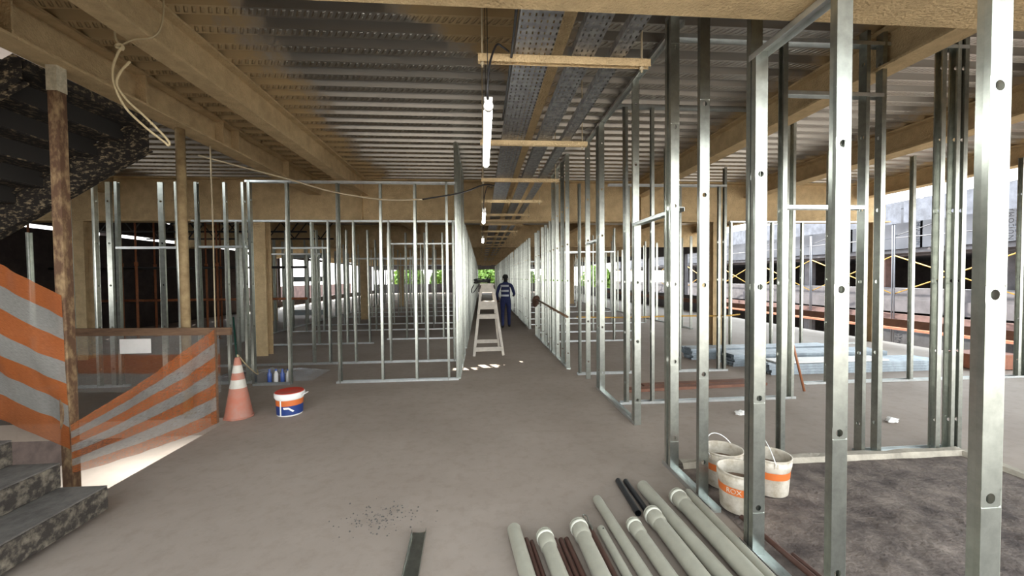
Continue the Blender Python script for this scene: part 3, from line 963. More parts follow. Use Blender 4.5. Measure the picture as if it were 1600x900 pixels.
# ------------------------------------------------------------------ pipes on the floor
pipes = [
    # x at the far end, slope, far y, radius, kind, z extra, label
    (0.19, 0.10, 2.48, 0.044, 'plain', 0, 'cream pipe with plain end, outermost beside the bare floor'),
    (0.37, 0.095, 2.39, 0.044, 'bell', 0, 'cream pipe with ringed socket between two groups of brown pipes'),
    (0.60, 0.05, 2.46, 0.047, 'bell', 0, 'cream pipe with ringed socket beside the wire-looped brown pipe'),
    (0.75, 0.05, 2.46, 0.026, 'plain', 0, 'thin cream pipe with a small hole near its end'),
    (0.82, 0.06, 2.78, 0.034, 'plain', 0, 'long cream pipe reaching past the thin pipe with the hole'),
    (0.96, 0.05, 2.46, 0.040, 'bell', 0, 'short-reaching cream pipe with ringed socket beside the pale socket pipe'),
    (1.12, 0.03, 2.54, 0.048, 'bell', 0, 'pale cream socket pipe lying just beyond the black pipe ends'),
    (1.214, 0.054, 2.91, 0.045, 'plain', 0, 'long cream pipe with plain end next to the black pipes'),
    (1.39, 0.02, 2.73, 0.050, 'bell', 0, 'long cream pipe with ringed socket near the stud track'),
    (1.515, 0.0, 2.80, 0.034, 'plain', 0, 'cream pipe half hidden beside the stud track'),
]


def pipe(x, s, yf, rad, kind, dz, label, m=M_pvc, y_end=0.9, cat='pipe', group='plastic pipes on the floor'):
    t = thing('plastic_pipe', label, cat, (x, yf, 0), 0, group)
    rise = 0.014 if kind == 'bell' else 0.0
    rb = rad * 1.16
    z = rad + dz + (rb * 1.07 - rad if kind == 'bell' else 0) + 0.001
    dx = s
    def at(y):
        return (dx * (yf - y), y - yf, z)
    mb = MB()
    if kind == 'bell':
        # socket mouth with a raised lip and a ring bulge, each step crisp
        pts = rr = None
        segs = [((0, 0.007), (1.05, 1.05)), ((0.007, 0.007), (1.05, 0.98)), ((0.007, 0.013), (0.98, 0.98)), ((0.04, 0.055), (0.99, 0.99)), ((0.055, 0.11, 0.125), (0.99, 0.98, rad / rb)), ((0.125, yf - y_end), (rad / rb, rad / rb))]
    else:
        pts = [at(yf), at(yf - 0.3), at(y_end)]
        rr = [rad, rad, rad]
    # wall and bore as one open tube
    ri = rad * 0.9 if kind == 'plain' else rb * 0.86
    if kind == 'bell':
        mb.tube([at(yf - 0.2), at(yf)], ri, n=20, cap=False)
        mb.tube([at(yf), at(yf - 0.0003)], [ri, rb * 1.05], n=20, cap=False)
        for ds, rs in segs:
            mb.tube([at(yf - q - (0.0003 if k_ == len(ds) - 1 and ds[0] == ds[1] else 0)) for k_, q in enumerate(ds)], [rb * q for q in rs], n=20, cap=False)
    else:
        mb.tube([at(yf - 0.2), at(yf)], ri, n=20, cap=False)
        mb.tube([at(yf), at(yf - 0.0003)], [ri, rad], n=20, cap=False)
        mb.tube(pts, rr, n=20, cap=False)
    build('pipe_body', mb, m, t)
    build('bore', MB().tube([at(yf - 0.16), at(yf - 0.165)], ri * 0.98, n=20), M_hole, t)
    if kind == 'bell':
        build('socket_ring', MB().tube([at(yf - 0.013), at(yf - 0.0155), at(yf - 0.0385), at(yf - 0.041)], [rb * 0.98, rb * 1.07, rb * 1.07, rb * 0.98], n=20, cap=False), M_pvcring, t)['label'] = 'paler ring bulge'
    return t


for q in pipes:
    pp = pipe(*q)
    if 'small hole' in q[6]:
        build('hole', MB().tube([(0.004, -0.035, 0.0535), (0.004, -0.036, 0.0545)], 0.005, n=10), M_hole, pp)
BR = 'brown pipes on the floor'
pipe(0.262, 0.10, 2.42, 0.0145, 'plain', 0, 'brown pipe touching the outermost cream pipe', M_pvcb, 1.6, group=BR)
pipe(0.2935, 0.10, 2.40, 0.0125, 'plain', 0, 'thin brown pipe squeezed beside the first ringed cream pipe', M_pvcb, 1.6, group=BR)
pipe(0.441, 0.09, 2.40, 0.0145, 'plain', 0, 'brown pipe just past the first ringed cream pipe', M_pvcb, 1.6, group=BR)
pipe(0.476, 0.085, 2.40, 0.0145, 'plain', 0, 'brown pipe in the middle of the group of three', M_pvcb, 1.6, group=BR)
pipe(0.512, 0.085, 2.40, 0.0155, 'plain', 0, 'brown pipe nearest the second ringed cream pipe', M_pvcb, 1.6, group=BR)
bp_ = pipe(0.685, 0.05, 2.5, 0.0175, 'plain', 0.0, 'brown pipe with a loop of wire in its end', M_pvcb, 1.2, group=BR)
build('wire_loop', MB().tube(smooth_pts([(0.004, -0.06, 0.037), (-0.008, 0.0, 0.042), (-0.018, 0.05, 0.045), (-0.022, 0.085, 0.043), (-0.008, 0.10, 0.04), (0.006, 0.075, 0.042), (0.002, 0.02, 0.04), (0.006, -0.05, 0.038)]), 0.0035, n=6), M_galv, bp_)
pipe(1.07, -0.03, 3.05, 0.022, 'plain', 0, 'black pipe reaching farthest beyond the cream pipes', M_black, 2.61, group='black pipes on the floor')
pipe(1.128, 0.0, 3.04, 0.020, 'plain', 0, 'black pipe tight against the long plain cream pipe', M_black, 2.62, group='black pipes on the floor')
pipe(1.70, 0.06, 2.46, 0.016, 'plain', 0.035, 'brown pipe lying in the dirt inside the stud track', M_pvcb, 0.9, group=BR)
pipe(1.76, 0.06, 2.10, 0.014, 'plain', 0.035, 'short brown pipe in the dirt beyond its longer twin', M_pvcb, 0.9, group=BR)

# loose galvanised channel on the bare floor
o = thing('steel_channel', 'loose galvanised channel lying alone on the floor apart from the pipes', 'steel channel', (-0.42, 2.57, 0), R(2))
t = MB().box(-0.045, -0.043, -1.8, 0, 0, 0.032).box(0.043, 0.045, -1.8, 0, 0, 0.032).box(-0.045, 0.045, -1.8, 0, 0, 0.003)
build('channel_body', t, M_galv, o)
t = MB()
for i in range(150):
    a = random.gauss(0, 0.13); b = random.gauss(0, 0.09)
    s = random.uniform(0.003, 0.011)
    x, y = -0.72 + a, 2.74 + b
    t.quadbox([(x, y, 0), (x + s, y + s * .3, 0), (x + s * .7, y + s, 0), (x - s * .3, y + s, 0), (x, y, s * .5), (x + s, y, s * .4), (x + s * .5, y + s, s * .5), (x, y + s, s * .4)])
tag(build('debris_bits', t, M_rubble), 'scatter of dark debris crumbs on the floor', 'debris', kind='stuff')

# ------------------------------------------------------------------ dirt bed, kerb
dm = bmesh.new()
nx, ny = 90, 120
DX0, DX1, DY0, DY1 = 1.665, 4.3, -1.4, 3.26
vv = [[None] * (ny + 1) for _ in range(nx + 1)]
for i in range(nx + 1):
    for j in range(ny + 1):
        x = DX0 + (DX1 - DX0) * i / nx; y = DY0 + (DY1 - DY0) * j / ny
        e = min(1, 5 * min(i / nx, 1 - i / nx, j / ny, 1 - j / ny))
        z = 0.006 + e * (0.012 + 0.02 * (noise.noise(Vector((x * 3, y * 3, 0))) + 0.5) + 0.016 * abs(noise.noise(Vector((x * 11, y * 11, 4)))) + 0.02 * max(0, noise.noise(Vector((x * 23, y * 23, 1)))))
        vv[i][j] = dm.verts.new((x, y, z))
for i in range(nx):
    for j in range(ny):
        f = dm.faces.new((vv[i][j], vv[i + 1][j], vv[i + 1][j + 1], vv[i][j + 1])); f.smooth = True
me = bpy.data.meshes.new('dirt_bed'); dm.to_mesh(me); dm.free()
me.materials.append(mat('rough_dirt', (0.06, 0.043, 0.036), 0.98, 0, col2=(0.22, 0.172, 0.14), scale=4, lo=0.38, hi=0.7, bump=0.6, bscale=38, detail=14))
tag(link('dirt_bed', me), 'rough dark dirt filling the recess beside the buckets', 'dirt', kind='stuff')
t = MB()
random.seed(3)


def kerb(a, b, w, h):
    a, b = Vector(a), Vector(b)
    dv = (b - a); n = 26
    pr = Vector((-dv.y, dv.x, 0)).normalized()
    bm = MB()
    rows = []
    for i in range(n + 1):
        p = a + dv * i / n
        j = [noise.noise(Vector((p.x * 4, p.y * 4, q))) * 0.014 for q in range(4)]
        o = len(bm.v)
        bm.v += [tuple(p - pr * (w / 2 + j[0] + .015)), tuple(p - pr * (w / 2 - .01 + j[1]) + Vector((0, 0, h + j[1]))), tuple(p + pr * (w / 2 - .01 + j[2]) + Vector((0, 0, h + j[2]))), tuple(p + pr * (w / 2 + .01))]
        rows.append(o)
    for i in range(n):
        for k in range(3):
            bm.f.append((rows[i] + k, rows[i] + k + 1, rows[i + 1] + k + 1, rows[i + 1] + k)); bm.mi.append(0)
    return bm


struct('kerb', kerb((1.7, 3.27, 0), (4.36, 3.27, 0), 0.09, 0.05), M_kerb, 'rough pale mortar kerb along the far edge of the dirt', 'kerb')
struct('kerb', kerb((4.36, 3.25, 0), (4.2, -1.4, 0), 0.08, 0.045), M_kerb, 'rough mortar kerb along the outer edge of the dirt', 'kerb')

# ------------------------------------------------------------------ buckets
def text_on_cyl(txt, rad, z, size, a_c, name, m, parent, spread=1.0):
    """letters wrapped on a cylinder as thin solid shapes"""
    cu = bpy.data.curves.new(name, 'FONT')
    cu.body = txt; cu.size = size; cu.extrude = 0.0008; cu.align_x = 'CENTER'; cu.align_y = 'CENTER'
    o = bpy.data.objects.new(name, cu)
    C.objects.link(o)
    dg = bpy.context.evaluated_depsgraph_get()
    me = bpy.data.meshes.new_from_object(o.evaluated_get(dg))
    bpy.data.objects.remove(o)
    bm = bmesh.new(); bm.from_mesh(me)
    bmesh.ops.subdivide_edges(bm, edges=[e for e in bm.edges if e.calc_length() > size * 0.2], cuts=2)
    for v in bm.verts:
        a = a_c + v.co.x / rad
        rr = rad + 0.001 + v.co.z
        v.co = Vector((rr * math.cos(a), rr * math.sin(a), z + v.co.y))
    bm.to_mesh(me); bm.free()
    me.materials.clear(); me.materials.append(m)
    return link(name, me, parent)


def mortar_bucket(loc, label, ang=-PI / 2, text=None, handle='up', hrot=0.0):
    b = thing('plastic_bucket', label, 'bucket', loc, 0, 'orange-banded mortar buckets')
    r0_, r1_, h = 0.122, 0.140, 0.275
    rz = lambda z: r0_ + (r1_ - r0_) * z / h
    prof = [(0.001, 0.0), (r0_ - 0.006, 0.0), (r0_, 0.006), (rz(0.19), 0.19), (rz(0.195) + 0.004, 0.195), (rz(0.21) + 0.004, 0.21), (rz(0.213) + 0.007, 0.214), (rz(0.246) + 0.007, 0.246), (rz(0.25) + 0.003, 0.25), (rz(0.264) + 0.003, 0.264), (r1_ + 0.007, 0.268), (r1_ + 0.007, h), (r1_ - 0.003, h), (r1_ - 0.004, 0.262), (rz(0.17) - 0.004, 0.17)]
    build('bucket_body', MB().lathe(prof, n=36), M_dirtywhite, b)
    build('label_band', MB().lathe([(rz(0.13) + 0.0012, 0.13), (rz(0.182) + 0.0012, 0.182)], n=36), M_orange, b)['label'] = 'orange label band'
    pr = []
    mm = MB()
    mm.lathe([(0.0005, 0.182), (0.04, 0.185), (0.09, 0.178), (rz(0.18) - 0.004, 0.18)], n=24)
    build('mortar', mm, M_mortar, b)['label'] = 'dried brown mortar inside'
    for s in (-1, 1):
        build('handle_lug', MB().box(s * (r1_ + 0.004) - 0.006, s * (r1_ + 0.004) + 0.006, -0.012, 0.012, 0.225, 0.255), M_dirtywhite, b, rot=(0, 0, hrot))
    n = 16
    hp = []
    for i in range(n + 1):
        a = PI * i / n
        q = Vector(((r1_ + 0.009) * math.cos(a), 0, 0.15 * math.sin(a)))
        tilt = {'up': 0.25, 'lean': 0.65, 'down': 1.9}[handle]
        hp.append(Vector((q.x, q.z * math.sin(tilt), 0.24 + q.z * math.cos(tilt))))
    ho = build('handle', MB().tube(hp, 0.0035, n=6), M_white, b, rot=(0, 0, hrot))
    if text:
        text_on_cyl(text, rz(0.156) + 0.001, 0.156, 0.046, ang, 'lettering', M_dirtywhite, b)
    return b


mortar_bucket((1.78, 2.60, 0.035), 'mortar bucket with lettering on its orange band, front one between the near studs', ang=R(-140), text='ROX', handle='down', hrot=R(-80))
mortar_bucket((2.15, 2.80, 0.03), 'mortar bucket with upright handle standing beyond the second near stud', ang=0, handle='up', hrot=R(70))
mortar_bucket((1.865, 2.93, 0.03), 'mortar bucket at the back with its wire handle arched over', ang=0, handle='lean', hrot=R(25))

pb = thing('plastic_bucket', 'white bucket with red lid and blue label standing in front of the panel frame', 'bucket', (-2.37, 5.05, 0), 0)
prof = [(0.001, 0), (0.138, 0), (0.145, 0.008), (0.152, 0.2), (0.158, 0.205), (0.158, 0.225), (0.154, 0.228), (0.156, 0.25)]
build('bucket_body', MB().lathe(prof, n=40), M_white, pb)
build('lid', MB().lathe([(0.168, 0.222), (0.17, 0.262), (0.166, 0.272), (0.155, 0.276)], n=40), M_white, pb)['label'] = 'white lid rim'
build('lid_top', MB().lathe([(0.162, 0.277), (0.152, 0.287), (0.14, 0.282), (0.0005, 0.28)], n=40), M_red, pb)['label'] = 'red lid top'
lb = build('blue_label', MB().lathe([(0.1461, 0.018), (0.1500, 0.128)], n=40), M_blue, pb)
ob_ = build('orange_label', MB().lathe([(0.1500, 0.128), (0.1525, 0.196)], n=40), M_orange, pb)
a0 = R(-65)


def cyl_patch(poly, rad):
    """polygon (arc length, z) wrapped on the bucket"""
    mb = MB()
    o = len(mb.v)
    for (s, z) in poly:
        a = a0 + s / rad
        for q in (0.0, 0.002):
            mb.v.append(((rad + q) * math.cos(a), (rad + q) * math.sin(a), z))
    n = len(poly)
    mb.f.append(tuple(2 * i + 1 for i in range(n))); mb.mi.append(0)
    for i in range(n):
        j = (i + 1) % n
        mb.f.append((2 * i, 2 * j, 2 * j + 1, 2 * i + 1)); mb.mi.append(0)
    return mb


mk = MB()
for pl in ([(-0.115, 0.018), (-0.098, 0.018), (-0.098, 0.196), (-0.115, 0.196)], [(-0.075, 0.115), (-0.065, 0.092), (-0.015, 0.092), (-0.015, 0.115)], [(-0.015, 0.115), (-0.015, 0.092), (0.03, 0.055), (0.045, 0.068)]):
    q = cyl_patch(pl, 0.151)
    o = len(mk.v)
    mk.v += q.v
    mk.f += [tuple(o + i for i in f) for f in q.f]; mk.mi += q.mi
build('white_mark', mk, M_white, pb)
build('handle', MB().tube(smooth_pts([(0.155, -0.05, 0.235), (0.19, -0.06, 0.25), (0.215, -0.02, 0.258), (0.2, 0.05, 0.25), (0.158, 0.06, 0.24)]), 0.005, n=6), M_white, pb)

# traffic cone
cn = thing('traffic_cone', 'faded orange traffic cone with two pale bands beside the mesh', 'traffic cone', (-2.93, 4.98, 0), R(4))
def cr_(z):
    return 0.148 - (0.148 - 0.028) * z / 0.72
build('cone_base', MB().lathe([(0.001, 0), (0.168, 0), (0.168, 0.02), (0.001, 0.02)], n=8), M_cone, cn, bevel=0.01)
build('cone_body', MB().lathe([(cr_(z / 10 * .72), 0.02 + z / 10 * 0.70) for z in range(11)] + [(0.015, 0.722)], n=32), M_cone, cn)
build('band', MB().lathe([(cr_(0.36) + 0.002, 0.36), (cr_(0.46) + 0.002, 0.46)], n=32), M_coneband, cn)
build('band', MB().lathe([(cr_(0.54) + 0.002, 0.54), (cr_(0.63) + 0.002, 0.63)], n=32), M_coneband, cn)
tag(build('thin_rope', MB().tube(smooth_pts([(-2.925, 4.98, 0.73), (-2.96, 5.05, 0.735), (-3.0, 5.3, 0.55), (-3.2, 5.9, 0.30), (-3.48, 6.40, 0.26)]), 0.007, n=6), M_rope), 'thin straw rope running from the top of the traffic cone to the panel frame', 'rope')
tag(build('plastic_rod', MB().tube([(-4.0, 6.72, 1.05), (-3.72, 6.35, 0.0)], 0.014, n=8), mat('dark_green_plastic', (0.01, 0.06, 0.04), 0.5)), 'thin dark green rod leaning on the frame behind the cone', 'rod')

# crumpled clear film with bottles
bm = bmesh.new()
nx, ny = 60, 24
V = []
for i in range(nx + 1):
    row = []
    for j in range(ny + 1):
        x = -4.5 + 1.75 * i / nx; y = 6.65 + 0.75 * j / ny
        e = min(1, 5 * min(i / nx, 1 - i / nx, j / ny, 1 - j / ny))
        z = 0.004 + e * (0.07 * abs(noise.noise(Vector((x * 5, y * 5, 2)))) + 0.07 * abs(noise.noise(Vector((x * 13, y * 13, 3)))) + 0.05)
        row.append(bm.verts.new((x + 0.05 * noise.noise(Vector((x * 4, y * 4, 8))), y, z)))
    V.append(row)
for i in range(nx):
    for j in range(ny):
        bm.faces.new((V[i][j], V[i + 1][j], V[i + 1][j + 1], V[i][j + 1]))
me = bpy.data.meshes.new('plastic_film'); bm.to_mesh(me); bm.free(); me.materials.append(M_film)
tag(link('plastic_film', me), 'crumpled clear plastic film on the floor behind the panel frame', 'plastic film')
wb = mat('blue_bottle_plastic', (0.05, 0.10, 0.35), 0.25)
for i, x in enumerate((-3.40, -3.30, -3.20, -3.11)):
    b = thing('plastic_bottle', 'small blue-capped bottle standing in the clear film behind the panel frame', 'bottle', (x, 6.6, 0), 0, 'bottles in the clear film')
    build('bottle_body', MB().lathe([(0.001, 0), (0.03, 0), (0.032, 0.01), (0.032, 0.14), (0.014, 0.18), (0.014, 0.2), (0.001, 0.2)], n=14), M_white if i % 2 else wb, b)
    build('cap', MB().lathe([(0.016, 0.19), (0.016, 0.215), (0.001, 0.215)], n=12), wb, b)

# ------------------------------------------------------------------ stepladder
ld_ = thing('stepladder', 'beige wooden stepladder standing in the middle of the corridor', 'stepladder', (0.14, 8.35, 0), R(3))
H = 1.5
fr = lambda z: 0.31 - (0.31 - 0.135) * min(1, z / 1.40)      # half width of the front
fy = lambda z: 0.0 + 0.28 * z / H
by = lambda z: 0.62 - 0.30 * z / H
for s in (-1, 1):
    build('front_leg', MB().bar((s * fr(0), fy(0), 0), (s * fr(1.4), fy(1.4), 1.4), 0.055, 0.035, up=(0, 1, 0)), M_beige, ld_)
    build('rear_leg', MB().bar((s * (fr(0) - 0.03), by(0), 0), (s * 0.13, by(1.36), 1.36), 0.045, 0.03, up=(0, 1, 0)), M_beige, ld_)
build('top_cap', MB().prism([(-0.165, 1.34), (0.165, 1.34), (0.125, 1.49), (-0.125, 1.49)], 'y', fy(1.4) - 0.03, fy(1.4) + 0.06), M_beige, ld_)
build('top_board', MB().box(-0.15, 0.15, fy(1.4) - 0.04, fy(1.4) + 0.16, 1.49, 1.515), M_beige, ld_)
for z, h in ((1.06, 0.17), (0.82, 0.09)):
    build('step', MB().box(-fr(z) - 0.02, fr(z) + 0.02, fy(z) - 0.05, fy(z) - 0.02, z - h / 2, z + h / 2), M_beige, ld_)
    build('step', MB().box(-fr(z), fr(z), fy(z) - 0.02, fy(z) + 0.14, z + h / 2 - 0.03, z + h / 2), M_beige, ld_)
build('crossbar', MB().box(-fr(0.14), fr(0.14), fy(0.1) - 0.035, fy(0.1) - 0.005, 0.10, 0.19), M_beige, ld_)
build('crossbar', MB().box(-0.27, 0.27, by(0.22) - 0.015, by(0.22) + 0.015, 0.18, 0.26), M_beige, ld_)
cc = []
for i in range(60):
    a = i * 0.42
    cc.append((0.02 + 0.16 * math.cos(a) + 0.03 * math.sin(a * 3), 8.62 + 0.07 * math.sin(a), 1.525 + 0.045 * (i / 60) + 0.03 * math.sin(a * 1.7) + 0.03))
tail = [(-0.16, 8.6, 1.50), (-0.21, 8.58, 1.40), (-0.2, 8.57, 1.33), (-0.15, 8.58, 1.36), (-0.05, 8.6, 1.50)]
ck = thing('coiled_cable', 'black cable heaped on top of the wooden stepladder', 'cable', (0, 0, 0))
build('coil', MB().tube([Vector(p) for p in cc], 0.012, n=6), M_cable, ck)
build('tail', MB().tube(smooth_pts(tail), 0.011, n=6), M_cable, ck)

# ------------------------------------------------------------------ person walking away
def skin_body(name, verts, edges, radii, root, mats, facemat):
    me = bpy.data.meshes.new(name)
    me.from_pydata(verts, edges, [])
    o = bpy.data.objects.new(name, me)
    C.objects.link(o)
    sk = o.modifiers.new('skin', 'SKIN')
    for i, rr in enumerate(radii):
        rr = rr if isinstance(rr, tuple) else (rr, rr)
        me.skin_vertices[0].data[i].radius = rr
        me.skin_vertices[0].data[i].use_root = (i == root)
    sk.use_smooth_shade = True
    sb = o.modifiers.new('sub', 'SUBSURF'); sb.levels = 2; sb.render_levels = 2
    dg = bpy.context.evaluated_depsgraph_get()
    me2 = bpy.data.meshes.new_from_object(o.evaluated_get(dg))
    bpy.data.objects.remove(o)
    for q in mats:
        me2.materials.append(q)
    for p in me2.polygons:
        p.material_index = facemat(p.center)
        p.use_smooth = True
    return me2


pv, pe, pr_ = [], [], []


def J(p, rr, par=None):
    pv.append(p); pr_.append(rr)
    if par is not None:
        pe.append((par, len(pv) - 1))
    return len(pv) - 1


pel = J((0, 0, 0.96), (0.15, 0.115))
wa = J((0, 0.0, 1.12), (0.145, 0.105), pel)
chs = J((0, 0.01, 1.30), (0.17, 0.115), wa)
sho = J((0, 0.02, 1.43), (0.12, 0.09), chs)
nk = J((0, 0.03, 1.52), 0.055, sho)
hd = J((0, 0.05, 1.60), (0.072, 0.085), nk)
ht = J((0, 0.05, 1.70), (0.068, 0.08), hd)
for s, hand, knee, foot in ((-1, (-0.26, 0.16, 0.93), (-0.10, 0.10, 0.52), (-0.10, -0.06, 0.09)), (1, (0.27, 0.20, 1.08), (0.105, 0.02, 0.52), (0.105, 0.22, 0.07))):
    a = J((s * 0.19, 0.01, 1.41), 0.062, sho)
    e = J((s * 0.28, -0.05 if s > 0 else 0.0, 1.14), 0.05, a)
    w = J((hand[0], hand[1], hand[2]), 0.036, e)
    hv = Vector(hand) - Vector((s * 0.28, 0, 1.14)); hv.normalize()
    pm = J(tuple(Vector(hand) + hv * 0.07), (0.038, 0.026), w)
    for k, off in enumerate((-0.03, -0.01, 0.01, 0.03)):
        f1 = J(tuple(Vector(hand) + hv * 0.12 + Vector((0, off, -0.005))), 0.011, pm)
        J(tuple(Vector(hand) + hv * (0.165 - 0.008 * abs(k - 1.4)) + Vector((0, off * 0.9, -0.02))), 0.009, f1)
    tb = J(tuple(Vector(hand) + hv * 0.06 + Vector((-s * 0.035, 0.02, 0))), 0.012, w)
    J(tuple(Vector(hand) + hv * 0.10 + Vector((-s * 0.045, 0.03, -0.01))), 0.010, tb)
    hp = J((s * 0.095, 0, 0.88), 0.098, pel)
    kn = J(knee, 0.07, hp)
    an = J(foot, 0.05, kn)
    J((foot[0] + s * 0.015, foot[1] + 0.13, max(0.04, foot[2] - 0.05)), (0.045, 0.035), an)


def pm_(c):
    if c.z > 1.515:
        return 2 if (c.z > 1.63 or c.y < 0.03) else 1
    if abs(c.x) > 0.22 and ((c.z < 0.93 and c.x < 0) or (c.x > 0 and c.z < 1.09 and c.y > 0.17)) and c.z > 0.7:
        return 1
    if c.z < 0.1:
        return 3
    return 0


body = skin_body('body', pv, pe, pr_, 0, [M_overall, M_skin, M_hair, M_black], pm_)
pp = thing('person', 'person in dark blue overalls walking away beyond the stepladder', 'person', (0.78, 12.85, 0), R(-4))
build_o = link('body', body, pp)
zmin = min(v.co.z for v in body.vertices)
build_o.location = (0, 0, -zmin)
hm = MB().lathe([(0.094, 0), (0.098, 0.03), (0.093, 0.07), (0.072, 0.11), (0.035, 0.13), (0.001, 0.134)], (0, 0.05, 1.63 - zmin), 20)
build('hair', hm, M_hair, pp)
for s in (-1, 1):
    build('ear', MB().lathe([(0.001, -0.03), (0.014, -0.015), (0.016, 0.01), (0.001, 0.03)], (s * 0.085, 0.05, 1.60 - zmin), 8), M_skin, pp)
for z, w_ in ((1.36, 0.09), (1.20, 0.085), (1.05, 0.085)):
    t = MB()
    n = 8
    for i in range(n):
        a = R(-150 + i * 12); b_ = R(-150 + (i + 1) * 12)
        P = lambda a, z: (0.17 * math.cos(a), 0.01 + 0.128 * math.sin(a), z - zmin)
        Q = lambda a, z: (0.178 * math.cos(a), 0.01 + 0.136 * math.sin(a), z - zmin)
        t.quadbox([P(a, z), P(b_, z), Q(b_, z), Q(a, z), P(a, z + w_ * .7), P(b_, z + w_ * .7), Q(b_, z + w_ * .7), Q(a, z + w_ * .7)])
    build('reflective_patch', t, M_reflect, pp)['label'] = 'pale reflective patch on the overalls'

# ------------------------------------------------------------------ pole and yellow cable through the studs
pl = thing('slanted_pole', 'dark pole with a wrapped brown end slanting through the corridor studs', 'pole', (0, 0, 0))
build('shaft', MB().tube([(1.42, 10.3, 1.08), (1.475, 6.75, 0.96)], 0.022, n=8), M_brownwood, pl)
w_ = [(1.43, 10.55, 0.88), (1.425, 10.45, 0.98), (1.43, 10.3, 1.08), (1.43, 10.2, 1.12)]
build('wrapped_end', MB().tube(smooth_pts(w_, 5), [0.03 + 0.06 * math.sin(PI * (i + 1) / 18) + 0.012 * math.sin(i * 2.1) for i in range(16)], n=10), mat('brown_leather', (0.10, 0.05, 0.03), 0.8, 0, var=0.2), pl)
t = smooth_pts([(1.6, 6.596, 0.97), (2.5, 6.596, 0.95), (3.36, 6.596, 0.96), (4.2, 6.596, 0.95), (4.5, 6.6, 0.97)])
tag(build('yellow_cable', MB().tube(t, 0.014, n=6), M_yellow), 'yellow cable strung sideways through the studs beyond the slanted pole', 'cable')

# ------------------------------------------------------------------ stacks and loose material on the yard side
pm0 = None
random.seed(11)
stacks = [(4.75, 6.15, 5, 4, 0.0, 'bundle of steel profiles stacked nearest the cross frame', 3.05), (4.55, 6.8, 5, 5, 0.0, 'bundle of steel profiles in the middle of the three', 3.0), (4.1, 7.45, 4, 5, 0.0, 'bundle of steel profiles farthest from the corner pole', 3.0)]
pmesh = {}
for (x, y, nr, nz_, z0, lab, L_) in stacks:
    if L_ not in pmesh:
        t = MB().box(0, L_, 0, 0.09, 0.04, 0.042).box(0, L_, 0.006, 0.008, 0.0, 0.04).box(0, L_, 0.082, 0.084, 0.0, 0.04)
        pmesh[L_] = t.mesh('steel_profile', mat('bluish_galvanised', (0.29, 0.33, 0.36), 0.5, 0.5, var=0.2))
    for k in range(nz_):
        for j in range(nr):
            o = link('steel_profile', pmesh[L_], loc=(x + random.uniform(-0.04, 0.04), y + j * 0.097, 0.001 + k * 0.0435))
            tag(o, lab.replace('bundle of', 'galvanised profile in the bundle of'), 'steel profile', 'steel profiles, ' + lab)
tag(build('board', MB().box(4.9, 6.9, 6.2, 6.55, 0.178, 0.20), M_white), 'white board lying on the nearest bundle of steel profiles', 'board')
tag(build('timber_plank', MB().bar((2.05, 5.52, 0.02), (4.25, 5.66, 0.02), 0.14, 0.04), M_board), 'reddish plank lying on the floor behind the second cross frame', 'plank')
tag(build('timber_plank', MB().bar((2.4, 5.76, 0.015), (4.1, 5.85, 0.015), 0.12, 0.03), M_board), 'thinner reddish plank lying beyond the first plank', 'plank')
tag(build('leaning_pole', MB().tube([(4.55, 5.25, 0.0), (4.48, 5.55, 1.15)], 0.016, n=8), M_bronze), 'copper-brown pole leaning on the cross frame by the profile bundles', 'pole')
o = thing('timber_crate', 'orange-painted low timber crate at the outer edge of the floor', 'crate', (8.35, 6.0, 0))
t = MB().box(0, 0.75, 0, 0.03, 0.02, 0.24).box(0, 0.75, 0.47, 0.5, 0.02, 0.24).box(0, 0.03, 0.03, 0.47, 0.02, 0.24).box(0.72, 0.75, 0.03, 0.47, 0.02, 0.24)
build('crate_side', t, M_orangewood, o)
build('crate_lid', MB().box(-0.01, 0.76, -0.01, 0.51, 0.24, 0.265), M_orangewood, o)
for x in (0.05, 0.62):
    build('runner', MB().box(x, x + 0.08, 0, 0.5, 0, 0.02), M_orangewood, o)
# edge protection along the open side
t = MB()
tag(build('guard_plank', MB().box(9.6, 9.64, 5.2, 30, 0.42, 0.6), M_board), 'long reddish guard board along the open edge of the floor', 'plank')

# ------------------------------------------------------------------ the neighbouring building across the yard
nb = thing('neighbour_building', 'unfinished concrete building with sheeted floors across the yard', 'building', (20, 0, -3.6))
Z = 3.6
build('floor_slab', MB().box(0, 9, 2, 60, Z + 2.5, Z + 2.85).box(-0.35, 0, 2, 60, Z + 2.62, Z + 2.72), M_conc, nb)
build('floor_slab', MB().box(-0.1, 9, 2, 60, Z - 0.15, Z + 0.45), M_conc, nb)
build('floor_slab', MB().box(-0.25, 9, 2, 60, Z - 0.9, Z - 0.25), M_redearth, nb)
build('parapet', MB().box(-0.05, 0.1, 2, 60, Z + 0.45, Z + 0.95), M_conc, nb)
build('back_wall', MB().box(8.8, 9, 2, 60, 0, Z + 5.0), M_darkwall, nb)
build('roof_sheeting', MB().box(0.3, 9, 2, 60, Z + 5.0, Z + 5.06), M_netting, nb)
for k in range(12):
    y = 4.5 + k * 4.6
    build('pillar', MB().box(0.1, 0.5, y, y + 0.4, 0, Z + 2.5), M_conc if k % 3 else M_redearth, nb)
ti = 0
